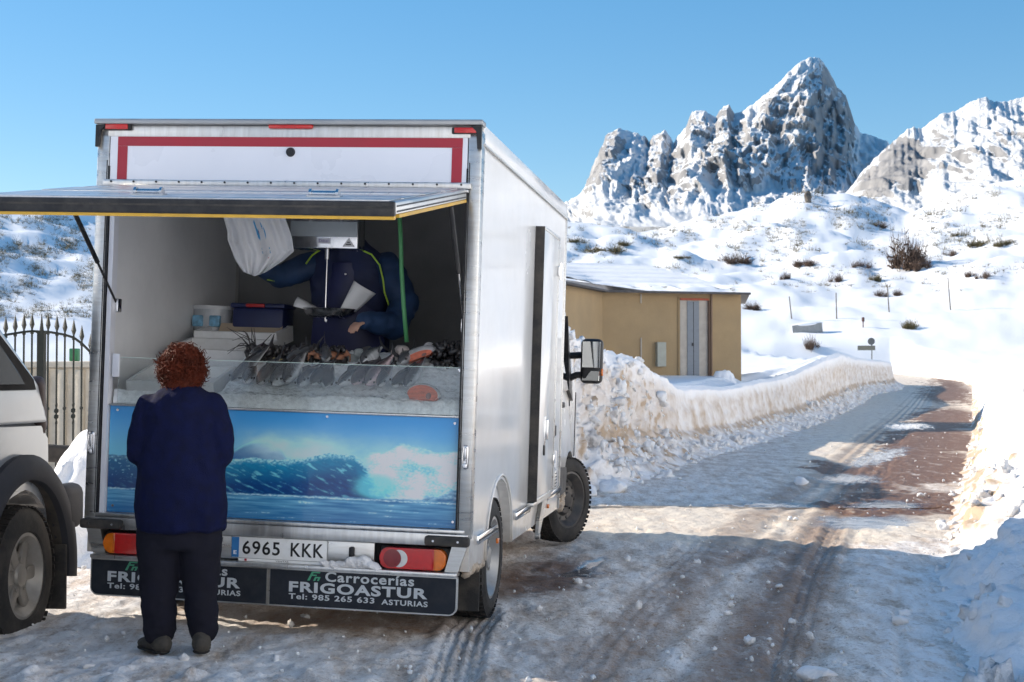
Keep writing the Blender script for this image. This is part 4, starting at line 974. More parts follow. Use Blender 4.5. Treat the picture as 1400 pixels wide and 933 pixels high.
# ---- wheels
def wheel(parent, name, loc, rad, wid, rot=0.0, s=1, rimr=0.225, hub=None, spokes=0, lug=0.009):
    W = empty(name, loc, (0, 0, rot), parent)
    bm = B(); h = wid / 2
    prof = [(-h * 0.80, rimr), (-h * 0.98, rimr + 0.02), (-h, rimr + 0.06), (-h * 0.97, rad - 0.05), (-h * 0.82, rad - 0.012), (-h * 0.6, rad), (h * 0.6, rad), (h * 0.82, rad - 0.012), (h * 0.97, rad - 0.05), (h, rimr + 0.06), (h * 0.98, rimr + 0.02), (h * 0.80, rimr)]
    bm_ring(bm, prof, 56, 'x', False)
    nb = 52
    for k in range(nb):                                   # tread blocks
        a = 2 * math.pi * k / nb
        for x, w_ in ((-h * 0.74, h * 0.40), (-h * 0.26, h * 0.34), (h * 0.22, h * 0.34), (h * 0.72, h * 0.40)):
            aa = a + (0.5 if abs(x) < h * 0.4 else 0) * 2 * math.pi / nb; rr2 = rad - (0.004 if abs(x) > h * 0.5 else 0)
            bm_box(bm, (x, rr2 * math.cos(aa), rr2 * math.sin(aa)), (w_, 0.009 * rad / 0.35, 0.026 * rad / 0.35), rot=(aa, 0, 0.0))
    t = fin('tyre', bm, M_tyre, W, 40)
    bm = B(); o = h * s
    bm_ring(bm, [(o * 0.80, rimr + 0.004), (o * 0.90, rimr + 0.012), (o * 0.92, rimr - 0.004), (o * 0.72, rimr - 0.022), (o * 0.38, rimr - 0.05), (o * 0.34, rimr * 0.62), (o * 0.56, rimr * 0.50), (o * 0.60, rimr * 0.30), (o * 0.60, 0.0005)], 48, 'x', False)
    rim = fin('rim', bm, M_wheel, W, 35)
    bm = B()
    for k in range(10 if not spokes else spokes):
        a = 2 * math.pi * k / (10 if not spokes else spokes)
        if spokes:
            bm_box(bm, (o * 0.52, rimr * 0.60 * math.cos(a), rimr * 0.60 * math.sin(a)), (0.03, rimr * 0.34, rimr * 0.72), rot=(a + math.pi / 2, 0, 0), bev=0.012)
        else:
            bm_ell(bm, (o * 0.37, rimr * 0.72 * math.cos(a), rimr * 0.72 * math.sin(a)), (0.010, 0.018, 0.018), 1)
    fin('wheel_spokes' if spokes else 'vent_holes', bm, M_wheel if spokes else M_black, rim, 40)
    bm = B(); bm_ring(bm, [(o * 0.58, rimr * 0.30), (o * 0.74, rimr * 0.26), (o * 0.78, rimr * 0.14), (o * 0.78, 0.0005)], 24, 'x', False)
    for k in range(5): 
        a = 2 * math.pi * k / 5 + 0.3; bm_cyl(bm, (o * 0.58, rimr * 0.40 * math.cos(a), rimr * 0.40 * math.sin(a)), (o * 0.70, rimr * 0.40 * math.cos(a), rimr * 0.40 * math.sin(a)), 0.011, n=6)
    fin('hub_cap', bm, hub or M_wheel, W, 35)
    return W
wheel(TR, 'rear_wheel', (0.915, 0.93, 0.345), 0.345, 0.225, 0, 1); wheel(TR, 'rear_wheel', (-0.915, 0.93, 0.345), 0.345, 0.225, 0, -1)
FWH = wheel(TR, 'front_wheel', (0.93, 4.68, 0.36), 0.355, 0.225, R(-24), 1, hub=M_black); wheel(TR, 'front_wheel', (-0.93, 4.68, 0.345), 0.345, 0.225, R(-24), -1)
for c in FWH.children:
    if c.name.startswith('rim'): c.data.materials.clear(); c.data.materials.append(plain('black_wheel', (0.035, 0.034, 0.033), rough=0.5, var=0.2, dirt=(0.14, 0.11, 0.09), dirt_amt=0.5, dirt_scale=9))
bm = B()
for s in (-1, 1):
    bm_box(bm, (s * 0.42, 2.4, 0.46), (0.09, 4.6, 0.13)); bm_box(bm, (s * 0.72, 0.93, 0.36), (0.05, 0.9, 0.03))
bm_cyl(bm, (-0.85, 0.93, 0.345), (0.85, 0.93, 0.345), 0.05, n=10); bm_box(bm, (0.55, 2.6, 0.34), (0.4, 0.8, 0.2), bev=0.03); bm_box(bm, (-0.5, 2.5, 0.36), (0.45, 0.9, 0.2), bev=0.03); bm_box(bm, (0, 0.35, 0.33), (1.2, 0.06, 0.08)); bm_cyl(bm, (0.3, 0.2, 0.30), (0.3, 1.2, 0.30), 0.07, n=12)
fin('chassis', bm, M_under, TR)
for s in (-1, 1): P('mud_flap', (s * 0.90, 0.46, 0.24), (0.26, 0.012, 0.26), M_rubber)

# ---- cab
cab = empty('cab', (0, 0, 0), (0, 0, 0), TR)
prof = [(3.66, 0.42), (3.66, 2.22), (4.02, 2.27), (4.30, 2.20), (4.62, 1.90), (5.16, 1.36), (5.50, 1.18), (5.74, 0.98), (5.80, 0.62), (5.74, 0.34), (5.14, 0.32)]
arc = [(4.70 + 0.43 * math.cos(a), 0.37 + 0.43 * math.sin(a)) for a in np.linspace(-0.12, math.pi + 0.12, 18)]
poly = prof + arc + [(4.24, 0.33), (3.66, 0.34)]
bm = B(); bm_prism(bm, poly, -1.0, 1.0, 'x')
for v in bm.verts:                                  # tumblehome and tapered nose
    k = 1 - 0.075 * max(0, (v.co.z - 1.15)) - 0.10 * max(0, v.co.y - 5.0) ** 1.3; v.co.x *= k
bmesh.ops.bevel(bm, geom=[e for e in bm.edges if abs(e.verts[0].co.x - e.verts[1].co.x) < 0.1], offset=0.035, segments=3, affect='EDGES')
fin('cab_shell', bm, M_whitec, cab, 35)
for s in (-1, 1):
    def wx(z, e=0.004): return s * ((1.0 + e) * (1 - 0.075 * max(0, z - 1.15)))
    bm = B(); A = []; Bv = []
    win = [(3.86, 2.02), (4.36, 2.02), (4.50, 1.90), (4.92, 1.42), (4.80, 1.30), (4.3, 1.27), (3.86, 1.30)]
    for (y, z) in win: A.append(bm.verts.new((wx(z, 0.006), y, z))); Bv.append(bm.verts.new((wx(z, -0.006), y, z)))
    for k in range(len(win)): bm.faces.new((A[k], A[(k + 1) % len(win)], Bv[(k + 1) % len(win)], Bv[k]))
    bm.faces.new(A); bm.faces.new(list(reversed(Bv))); fin('side_window', bm, M_window, cab)
    d = P('cab_door_seam', (s * 1.002, 3.80, 1.1), (0.008, 0.010, 1.35), M_black, parent=cab)
    P('cab_door_seam', (s * 1.000, 5.02, 0.98), (0.008, 0.010, 0.55), M_black, parent=cab)
    P('cab_door_handle', (s * 1.012, 4.02, 1.165), (0.03, 0.14, 0.045), M_black, 0.01, parent=cab); P('door_badge', (s * 1.004, 4.55, 1.17), (0.008, 0.02, 0.05), M_black, parent=cab)
    bm = B(); bm_prism(bm, [(3.72, 0.69), (4.22, 0.66), (4.26, 0.60), (4.20, 0.47), (3.74, 0.45), (3.70, 0.55)], 1.0, 1.035, 'x')
    for v in bm.verts: v.co.x *= s
    fin('side_moulding', bm, M_black, cab)
    mr_ = empty('wing_mirror', (s * 1.175, 4.56, 1.525), (0, 0, 0), TR)
    bm = B(); bm_box(bm, (0, 0.05, 0), (0.185, 0.12, 0.375), bev=0.045, seg=4); fin('mirror_housing', bm, M_black, mr_, 45)
    bm = B(); bm_box(bm, (0.0, -0.012, 0.055), (0.150, 0.008, 0.215), rot=(0, 0, R(6) * -s), bev=0.0); fin('mirror_glass', bm, M_mirror, mr_)
    bm = B(); bm_box(bm, (0.0, -0.012, -0.122), (0.145, 0.008, 0.080), rot=(R(-8), 0, R(12) * -s)); fin('mirror_glass', bm, M_mirror, mr_)
    bm = B(); bm_tube(bm, [(-s * 0.21, 0.06, 0.04), (-s * 0.13, 0.06, 0.045), (-s * 0.07, 0.06, 0.05)], 0.028, 8); bm_tube(bm, [(-s * 0.21, 0.06, -0.16), (-s * 0.13, 0.06, -0.12), (-s * 0.07, 0.06, -0.115)], 0.028, 8)
    bm_prism(bm, [(-0.26, 0.36), (0.02, -0.02), (0.26, -0.34), (-0.02, -0.24)], -s * 0.215, -s * 0.175, 'x'); fin('mirror_arm', bm, M_black, mr_, 45)
    P('indicator', (s * 0.09, 0.03, -0.09), (0.02, 0.05, 0.06), M_lensa, 0.006, parent=mr_)
bm = B(); A = []
for (y, z, k) in ((4.33, 2.17, .91), (5.15, 1.38, .95)):
    A.append([bm.verts.new((sx * k * 0.97, y + 0.01, z + 0.012)) for sx in (-1, 1)])
bm.faces.new((A[0][0], A[0][1], A[1][1], A[1][0])); r_ = bmesh.ops.extrude_face_region(bm, geom=bm.faces[:]); bmesh.ops.translate(bm, vec=(0, 0.01, 0.012), verts=[v for v in r_['geom'] if isinstance(v, bmesh.types.BMVert)])
fin('windscreen', bm, M_window, cab)
P('front_bumper', (0, 5.76, 0.52), (1.7, 0.16, 0.34), M_black, 0.05, parent=cab)
for s in (-1, 1): P('headlight', (s * 0.70, 5.66, 0.95), (0.30, 0.16, 0.24), M_lensw, 0.05, parent=cab)
# ================================================================== things inside and around the truck
TMI = TM.inverted()
def tloc(px, py, y):
    """point on the truck's plane y = const seen at a photo position, in truck coordinates"""
    o = TMI @ CAM; d = (TMI @ at(px, py, 10.0)) - o
    return o + d * ((y - o.y) / d.y)
def top(o, label, cat, group=None):
    o.matrix_world = TM; return tag(o, label, cat, group)
def apply_mods(o):
    me = bpy.data.meshes.new_from_object(o.evaluated_get(bpy.context.evaluated_depsgraph_get()))
    old = o.data; o.modifiers.clear(); o.data = me; bpy.data.meshes.remove(old); return o
def blob(name, bm, mat, parent, voxel=0.012, smooth=4, wr=0.0, wscale=9.0, seed=0, stretch=(1, 1, 1)):
    """fuse overlapping volumes into one continuous surface"""
    o = fin(name, bm, mat, None)
    r = o.modifiers.new('r', 'REMESH'); r.mode = 'VOXEL'; r.voxel_size = voxel
    s = o.modifiers.new('s', 'SMOOTH'); s.iterations = smooth; s.factor = 0.5
    apply_mods(o); me = o.data
    if wr:
        co = np.empty(len(me.vertices) * 3, np.float32); no = co.copy(); me.vertices.foreach_get('co', co); me.vertices.foreach_get('normal', no)
        co = co.reshape(-1, 3); no = no.reshape(-1, 3)
        d = fbm(co[:, 0] * wscale * stretch[0], co[:, 1] * wscale * stretch[1], co[:, 2] * wscale * stretch[2], octv=3, seed=seed) + 0.5 * ridged(co[:, 0] * wscale * 0.7 * stretch[0], co[:, 1] * wscale * 0.7 * stretch[1], co[:, 2] * wscale * 1.2 * stretch[2], octv=2, seed=seed + 1)
        co += no * (d * wr)[:, None]; me.vertices.foreach_set('co', co.ravel()); me.update()
    if not me.materials: me.materials.append(mat)
    me.polygons.foreach_set('use_smooth', [True] * len(me.polygons))
    if parent: o.parent = parent
    return o
def limb(bm, pts, n=14):
    """pts: (x, y, z, r) joints; tapered capsules"""
    for a, b_ in zip(pts, pts[1:]):
        bm_cyl(bm, a[:3], b_[:3], a[3], b_[3], n)
    for p in pts: bm_ell(bm, p[:3], (p[3],) * 3, 2)
def rings(bm, rows, n=28, cx=0.0):
    """stacked ellipses (z, halfwidth, halfdepth, xoff, yoff) closed at both ends"""
    R_ = []
    for (z, a, b_, ox, oy) in rows:
        R_.append([bm.verts.new((ox + a * math.cos(2 * math.pi * k / n), oy + b_ * math.sin(2 * math.pi * k / n), z)) for k in range(n)])
    for A, Bv in zip(R_, R_[1:]):
        for k in range(n): bm.faces.new((A[k], A[(k + 1) % n], Bv[(k + 1) % n], Bv[k]))
    bm.faces.new(list(reversed(R_[0]))); bm.faces.new(R_[-1])
def hand(bm, w, d, up, s=1, size=1.0):
    """palm and five curled fingers at wrist w, pointing along d"""
    w = Vector(w); d = Vector(d).normalized(); up = Vector(up); up = (up - d * up.dot(d)).normalized(); sd = d.cross(up) * s
    pc = w + d * 0.045 * size; limb(bm, [(*w, 0.024), (*(w + d * 0.03), 0.028)], 10)
    for t in (-0.025, 0, 0.025): bm_ell(bm, pc + sd * t * size, (0.022, 0.022, 0.022), 1)
    for i, (t, L) in enumerate(((-0.033, 0.062), (-0.011, 0.076), (0.011, 0.080), (0.033, 0.070))):
        b0 = w + d * 0.075 * size + sd * t * size; b1 = b0 + d * L * 0.5 - up * 0.012; b2_ = b1 + d * L * 0.25 - up * L * 0.42
        limb(bm, [(*b0, 0.0098), (*b1, 0.0088), (*b2_, 0.0078)], 8)
    t0 = w + d * 0.02 + sd * 0.028; t1 = t0 + d * 0.035 + sd * 0.028 - up * 0.01; t2 = t1 + d * 0.03 + sd * 0.004 - up * 0.012
    limb(bm, [(*t0, 0.014), (*t1, 0.011), (*t2, 0.0092)], 8)
def head(bm, c, tilt=0.0, s=1.0):
    c = Vector(c)
    bm_ell(bm, c, (0.072 * s, 0.092 * s, 0.105 * s), 3); bm_ell(bm, c + Vector((0, 0.030, -0.045)) * s, (0.056 * s, 0.066 * s, 0.070 * s), 2)
    bm_ell(bm, c + Vector((0, 0.098, -0.018)) * s, (0.012 * s, 0.020 * s, 0.026 * s), 2); bm_ell(bm, c + Vector((0, 0.086, -0.062)) * s, (0.024 * s, 0.012 * s, 0.010 * s), 2)
    for q in (-1, 1): bm_ell(bm, c + Vector((q * 0.076, -0.002, -0.015)) * s, (0.010 * s, 0.018 * s, 0.030 * s), 2)

M_skin = plain('skin', (0.52, 0.30, 0.22), rough=0.5, var=0.06, scale=14)
M_navy = plain('navy_knit', (0.0045, 0.0070, 0.036), rough=0.95, var=0.3, scale=22, bump=0.6, bscale=240, sheen=0.0, spec=0.2)
M_trous = plain('charcoal_trousers', (0.010, 0.010, 0.017), rough=0.9, var=0.2, scale=12, bump=0.25, bscale=220, spec=0.2)
M_shoe = plain('grey_brown_suede', (0.050, 0.043, 0.034), rough=0.85, var=0.25, scale=18, bump=0.3, bscale=90)
M_sole = plain('dark_sole', (0.02, 0.018, 0.016), rough=0.8)
M_hair = plain('auburn_hair', (0.085, 0.017, 0.0075), rough=0.62, var=0.5, scale=14, spec=0.18, rvar=0.08)
M_eye = plain('eye', (0.5, 0.5, 0.5), rough=0.1)

# ------------------------------------------------------------------ woman in navy, seen from behind
WO = empty('person', (-1.608, 6.92, 0.066), (0, 0, R(4))); WO.scale = (0.96, 0.97, 1.0)
tag(WO, 'woman with curly auburn hair in a navy cardigan and dark trousers standing at the counter', 'person')
def build_woman():
    bm = B(); ey = 0.04
    head(bm, (0, 0.045, 1.395), s=0.96)
    limb(bm, [(0, 0.01, 1.20, 0.06), (0, 0.03, 1.30, 0.05), (0, 0.04, 1.37, 0.05)])
    rings(bm, [(0.60, 0.15, 0.11, 0, 0), (0.75, 0.165, 0.13, 0, 0), (0.95, 0.16, 0.12, 0, 0), (1.10, 0.165, 0.11, 0, 0), (1.20, 0.15, 0.08, 0, 0.0)])
    for s in (-1, 1):
        limb(bm, [(s * 0.145, 0, 1.17, 0.045), (s * 0.188, -0.015, 1.05, 0.038), (s * 0.200, -0.01, 0.965, 0.030), (s * 0.160, 0.13, 0.96, 0.028), (s * 0.12, 0.24, 0.985, 0.027)]); hand(bm, (s * 0.115, 0.25, 0.985), (-s * 0.35, 0.9, 0.05), (0, 0, 1), -s)
        limb(bm, [(s * 0.09, 0, 0.66, 0.085), (s * 0.098, 0.01, 0.38, 0.06), (s * 0.098, 0.0, 0.09, 0.045), (s * 0.102, 0.05, 0.06, 0.04)])
    blob('body', bm, M_skin, WO, 0.008, 3)
    for s in (-1, 1):
        bm = B(); bm_ell(bm, (s * 0.028, 0.128, 1.402), (0.011, 0.008, 0.008), 2); fin('eye', bm, M_eye, WO, True)
    # cardigan
    bm = B()
    rings(bm, [(0.585, 0.214, 0.160, 0.0, 0.0), (0.60, 0.222, 0.168, 0.0, 0), (0.625, 0.219, 0.166, 0, 0), (0.70, 0.230, 0.178, 0, 0.0), (0.82, 0.222, 0.172, 0, 0), (0.95, 0.212, 0.160, 0, 0), (1.06, 0.205, 0.145, 0, -0.01), (1.14, 0.198, 0.128, 0, -0.012), (1.20, 0.178, 0.108, 0, -0.012), (1.245, 0.135, 0.090, 0, -0.005), (1.275, 0.085, 0.078, 0, 0.005), (1.292, 0.064, 0.066, 0, 0.012)])
    for s in (-1, 1):
        limb(bm, [(s * 0.150, -0.005, 1.178, 0.070), (s * 0.192, -0.02, 1.07, 0.068), (s * 0.205, -0.015, 0.955, 0.056), (s * 0.165, 0.13, 0.955, 0.054), (s * 0.125, 0.245, 0.98, 0.046)])
    c = blob('cardigan', bm, M_navy, WO, 0.011, 4, wr=0.020, wscale=5.5, seed=601, stretch=(1.3, 1.3, 0.75))
    bm = B(); bm_ring(bm, [(1.262, 0.082), (1.290, 0.074), (1.300, 0.068), (1.288, 0.066)], 28, 'z', False)
    for v in bm.verts: v.co.y += 0.008
    fin('collar', bm, M_navy, c, True)
    # trousers
    bm = B()
    rings(bm, [(0.50, 0.16, 0.12, 0, 0), (0.60, 0.20, 0.145, 0, 0), (0.70, 0.20, 0.15, 0, 0), (0.80, 0.18, 0.13, 0, 0)])
    limb(bm, [(-0.105, 0, 0.60, 0.112), (-0.108, 0.005, 0.36, 0.096), (-0.105, 0, 0.16, 0.080), (-0.100, 0.01, 0.105, 0.078)], 18)
    limb(bm, [(0.098, 0, 0.60, 0.108), (0.096, 0.012, 0.36, 0.092), (0.112, 0.01, 0.16, 0.074), (0.116, 0.015, 0.095, 0.068)], 18)
    blob('trousers', bm, M_trous, WO, 0.011, 3, wr=0.016, wscale=6.5, seed=611, stretch=(1, 1, 1.3))
    # shoes
    for s, yaw in ((-1, 38), (1, 6)):
        S = empty('shoe', (s * 0.108, 0.0, 0.0), (0, 0, R(yaw)), WO)
        bm = B(); bm_ell(bm, (0, -0.035, 0.045), (0.050, 0.068, 0.050), 2); bm_ell(bm, (0, 0.06, 0.035), (0.046, 0.09, 0.035), 2); bm_ell(bm, (0, 0.12, 0.028), (0.046, 0.06, 0.028), 2); limb(bm, [(0, -0.02, 0.05, 0.045), (0, -0.01, 0.10, 0.045)])
        blob('shoe_upper', bm, M_shoe, S, 0.007, 3, wr=0.003, wscale=20)
        bm = B(); bm_ell(bm, (0, -0.03, 0.006), (0.046, 0.054, 0.014), 2); bm_ell(bm, (0, 0.06, 0.006), (0.048, 0.10, 0.014), 2); bm_ell(bm, (0, 0.12, 0.006), (0.048, 0.065, 0.014), 2); blob('sole', bm, M_sole, S, 0.007, 2)
    # hair: scalp cap and many loose curls
    bm = B(); hc = Vector((0, 0.020, 1.388)); bm_ell(bm, hc + Vector((0, -0.004, 0.005)), (0.092, 0.098, 0.098), 3); bm_ell(bm, hc + Vector((0, -0.040, -0.075)), (0.088, 0.058, 0.060), 2)
    hr = blob('hair', bm, M_hair, WO, 0.008, 1, wr=0.012, wscale=34, seed=621)
    rg = np.random.RandomState(12); bm = B()
    for k in range(3200):
        u = rg.uniform(-0.95, 1.0); a = rg.uniform(0, 2 * math.pi); q = math.sqrt(max(0, 1 - u * u))
        d = Vector((q * math.cos(a), q * math.sin(a), u))
        if d.y > 0.45 and d.z < 0.35: continue
        k_ = rg.uniform(0.96, 1.10); p = hc + Vector((d.x * 0.091, d.y * 0.097, d.z * 0.097)) * k_; 
        t = (Vector((0, 0, -1.1)) + d * rg.uniform(-0.1, 0.55) + Vector(rg.uniform(-0.9, 0.9, 3))).normalized()
        b1 = t.orthogonal().normalized(); b2_ = t.cross(b1); L = rg.uniform(0.03, 0.065); rad = rg.uniform(0.006, 0.015); ph = rg.uniform(0, 6.28); tw = rg.uniform(7, 14) * rg.choice([-1, 1])
        pts = [p + t * L * s_ + (b1 * math.cos(ph + tw * s_) + b2_ * math.sin(ph + tw * s_)) * rad * (0.3 + s_) for s_ in np.linspace(0, 1, 9)]
        bm_tube(bm, pts, [0.0036 * (1 - 0.6 * s_) * rg.uniform(.8, 1.2) for s_ in np.linspace(0, 1, 9)], 4, caps=False)
    cu = fin('curls', bm, M_hair, hr, True, recalc=False); tag(cu, kind='stuff')
build_woman()

# ------------------------------------------------------------------ fishmonger inside the truck
M_jacket = plain('blue_work_jacket', (0.007, 0.014, 0.055), rough=0.7, var=0.2, scale=8, bump=0.15, bscale=150)
M_sleeve = plain('blue_sleeve', (0.009, 0.034, 0.095), rough=0.7, var=0.25, scale=8, bump=0.15, bscale=150)
M_apron = plain('navy_apron', (0.008, 0.012, 0.065), rough=0.5, var=0.25, scale=7)
M_lime = plain('lime_piping', (0.42, 0.62, 0.05), rough=0.5)
M_dkhair = plain('dark_hair', (0.02, 0.015, 0.012), rough=0.5)
FM = empty('person', TM @ Vector((0.07, 1.18, 0.59))); FM.rotation_mode = 'QUATERNION'; FM.rotation_quaternion = (TM_Q := TR_M.to_quaternion()) @ Quaternion((0, 0, 1), math.pi)
tag(FM, 'fishmonger in a blue jacket with lime piping behind the hanging scale', 'person')
def build_monger():
    # local: facing +y (towards the counter), z from the truck floor; x mirrored to the photo
    bm = B(); lean = 0.16
    head(bm, (0, 0.30, 1.74)); limb(bm, [(0, 0.16, 1.52, 0.06), (0, 0.25, 1.64, 0.055)])
    rings(bm, [(0.85, 0.16, 0.12, 0, 0), (1.05, 0.17, 0.13, 0, 0.03), (1.3, 0.19, 0.12, 0, 0.10), (1.48, 0.17, 0.09, 0, 0.15)])
    armR = [(-0.21, 0.14, 1.45, 0.055), (-0.36, 0.18, 1.22, 0.045), (-0.33, 0.28, 1.085, 0.04), (-0.21, 0.45, 1.10, 0.032)]; armL = [(0.21, 0.14, 1.45, 0.06), (0.40, 0.22, 1.36, 0.05), (0.47, 0.36, 1.40, 0.038)]
    limb(bm, armR); limb(bm, armL); hand(bm, armR[-1][:3], (0.5, 0.8, -0.2), (0, 0, 1), 1); hand(bm, armL[-1][:3], (0.1, 0.8, 0.4), (0, 0, 1), -1)
    for s in (-1, 1): limb(bm, [(s * 0.10, 0, 0.9, 0.09), (s * 0.11, 0.02, 0.48, 0.065), (s * 0.11, 0, 0.08, 0.05), (s * 0.12, 0.10, 0.05, 0.045)])
    blob('body', bm, M_skin, FM, 0.009, 3)
    bm = B(); bm_ell(bm, (0, 0.28, 1.78), (0.082, 0.098, 0.085), 3); blob('hair', bm, M_dkhair, FM, 0.010, 2, wr=0.006, wscale=25)
    for s in (-1, 1):
        bm = B(); bm_ell(bm, (s * 0.03, 0.388, 1.75), (0.011, 0.008, 0.008), 2); fin('eye', bm, M_eye, FM, True)
    bm = B(); rings(bm, [(0.78, 0.21, 0.16, 0, 0), (1.0, 0.225, 0.165, 0, 0.02), (1.2, 0.24, 0.16, 0, 0.07), (1.38, 0.25, 0.14, 0, 0.11), (1.50, 0.21, 0.11, 0, 0.14), (1.57, 0.12, 0.09, 0, 0.17), (1.62, 0.075, 0.075, 0, 0.20)])
    blob('jacket', bm, M_jacket, FM, 0.012, 3, wr=0.014, wscale=7, seed=640)
    bm = B(); limb(bm, [(-0.235, 0.13, 1.44, 0.088), (-0.36, 0.18, 1.22, 0.082), (-0.33, 0.28, 1.08, 0.074), (-0.22, 0.44, 1.10, 0.055), (-0.20, 0.47, 1.095, 0.050)]); blob('sleeve', bm, M_sleeve, FM, 0.011, 3, wr=0.018, wscale=9, seed=650)
    bm = B(); limb(bm, [(0.235, 0.13, 1.44, 0.085), (0.40, 0.22, 1.36, 0.072), (0.46, 0.34, 1.39, 0.052)]); blob('sleeve', bm, M_sleeve, FM, 0.011, 3, wr=0.014, wscale=9, seed=660)
    # apron over the chest
    rows = [(0.62, 0.235, 0.195), (0.9, 0.235, 0.205), (1.1, 0.22, 0.235), (1.3, 0.17, 0.262), (1.46, 0.13, 0.268)]
    n = 15; V = []
    for (z, w, y) in rows:
        for k in range(n):
            t = -1 + 2 * k / (n - 1); V.append((w * t, y - 0.10 * t * t, z))
    o = mesh_np('apron', V, grid_faces(len(rows), n), M_apron, FM); sl = o.modifiers.new('t', 'SOLIDIFY'); sl.thickness = 0.006; ss = o.modifiers.new('s', 'SUBSURF'); ss.levels = 2; ss.render_levels = 2
    for pts in ([(-0.10, 0.30, 1.53), (-0.17, 0.27, 1.50), (-0.215, 0.245, 1.44), (-0.235, 0.235, 1.36), (-0.245, 0.225, 1.28), (-0.27, 0.20, 1.20)], [(0.04, 0.30, 1.55), (0.12, 0.285, 1.535), (0.20, 0.25, 1.49), (0.24, 0.235, 1.44)], [(0.36, 0.295, 1.375), (0.40, 0.305, 1.33), (0.44, 0.345, 1.335)], [(0.46, 0.375, 1.42), (0.475, 0.37, 1.36)]):
        bm = B(); bm_tube(bm, pts, 0.0055, 6); fin('piping', bm, M_lime, FM, True)
    bm = B(); bm_ell(bm, (-0.02, 0.285, 1.38), (0.008, 0.005, 0.008), 2); fin('snap_button', bm, M_chrome, FM, True)
build_monger()

# ------------------------------------------------------------------ counter with ice
M_ice = plain('crushed_ice', (0.86, 0.89, 0.90), rough=0.3, var=0.10, scale=30, bump=1.0, bscale=45)
def icebed():
    nx, ny = 220, 60; u = np.linspace(-0.94, 0.985, nx); y = np.linspace(0.035, 0.66, ny); X, Y = np.meshgrid(u, y)
    Z = 1.262 + 0.25 * sstep(0.05, 0.66, Y) + 0.020 * fbm(X * 9, Y * 9, octv=4, seed=700) + 0.012 * fbm(X * 40, Y * 40, octv=2, seed=701)
    Z = Z - 0.16 * sstep(-0.36, -0.42, X) * sstep(0.06, 0.12, Y); Z = np.where(Y < 0.045, 1.19, Z)
    o = mesh_np('crushed_ice', np.stack([X, Y, Z], -1).reshape(-1, 3), grid_faces(ny, nx), M_ice); tag(o, kind='stuff'); top(o, 'bed of crushed ice on the fish counter behind the glass', 'ice')
icebed()
P('counter_shelf', (0.02, 0.40, 1.17), (1.95, 0.74, 0.02), M_steel)
P('counter_back', (0.02, 0.74, 1.30), (1.95, 0.02, 0.26), M_steel)
P('back_shelf', (0.02, 1.0, 1.43), (1.95, 0.50, 0.02), M_steel)
M_foam = plain('white_foam', (0.72, 0.73, 0.73), rough=0.6, var=0.05, scale=30, bump=0.15, bscale=200, dirt=(0.45, 0.42, 0.38), dirt_amt=0.3)
def foam_box(c, s, label, rot=0.0, tilt=0.0):
    bm = B(); w, d, h = s; t = 0.022
    bm_box(bm, (0, 0, t / 2), (w, d, t)); 
    for q in (-1, 1):
        bm_box(bm, (q * (w / 2 - t / 2), 0, h / 2 + t / 2), (t, d, h - t)); bm_box(bm, (0, q * (d / 2 - t / 2), h / 2 + t / 2), (w - 2 * t, t, h - t))
    o = fin('foam_fish_box', bm, M_foam, None); o.matrix_world = TM @ Matrix.Translation(c) @ Euler((tilt, 0, rot)).to_matrix().to_4x4()
    tag(o, label, 'fish box', 'white foam boxes on the counter')
    return o
foam_box((-0.655, 0.30, 1.278), (0.50, 0.34, 0.085), 'white foam fish box at the lower left front of the counter', 0, R(16))
foam_box((-0.60, 0.78, 1.44), (0.55, 0.36, 0.095), 'white foam fish box in the middle step behind the woman\'s head', 0, R(12))
foam_box((-0.60, 1.12, 1.545), (0.52, 0.32, 0.095), 'white foam fish box highest on the left, lined with cardboard', 0, R(10))
o = box('cardboard_sheet', (0, 0, 0), (0.40, 0.16, 0.006), plain('cardboard', (0.42, 0.34, 0.25), rough=0.85)); o.matrix_world = TM @ Matrix.Translation((-0.58, 1.14, 1.605)) @ Euler((R(52), 0, 0)).to_matrix().to_4x4(); tag(o, 'brown cardboard sheet standing in the highest foam box', 'cardboard')

# fish
def fish_mesh(seed, L=0.34, H=0.085, W=0.05, back=(0.060, 0.064, 0.072), belly=(0.74, 0.76, 0.78), tint=(1, 1, 1)):
    rg = np.random.RandomState(seed); ns, nr = 26, 18; t = np.linspace(0, 1, ns)
    prof = np.interp(t, [0, 0.06, 0.18, 0.35, 0.6, 0.85, 1.0], [0.10, 0.52, 0.85, 1.0, 0.82, 0.34, 0.20]); wid = np.interp(t, [0, 0.1, 0.3, 0.6, 0.9, 1], [0.15, 0.75, 1.0, 0.75, 0.25, 0.08])
    a = np.linspace(0, 2 * math.pi, nr, endpoint=False)
    X = np.repeat((t * L)[:, None], nr, 1); Y = wid[:, None] * W * np.cos(a)[None, :]; Z = prof[:, None] * H * 0.5 * np.sin(a)[None, :]
    s = np.sin(a)[None, :] + 0 * X; k = sstep(-0.15, 0.50, s + 0.25 * fbm(X * 40, s * 3, octv=3, seed=seed))
    C = np.array(belly)[None, None] * (1 - k[..., None]) + np.array(back)[None, None] * k[..., None]; C = C * (1 + 0.45 * fbm(X * 120, s * 9, octv=2, seed=seed + 1))[..., None] * np.array(tint)
    C = np.where((X < 0.075)[..., None], C * 0.75 + 0.02, C)
    return np.stack([X, Y, Z], -1).reshape(-1, 3), grid_faces(ns, nr, wrap=True), C.reshape(-1, 3)
M_fish = vcol_mat('wet_fish_skin', rough=0.22, coat=0.5, bump=0.2, bscale=220)
M_fin = plain('fish_fin', (0.045, 0.045, 0.05), rough=0.35, var=0.3, scale=30)
M_feye = plain('fish_eye', (0.02, 0.02, 0.02), rough=0.05, coat=1.0)
FISHG = 'whole fish laid on the ice'
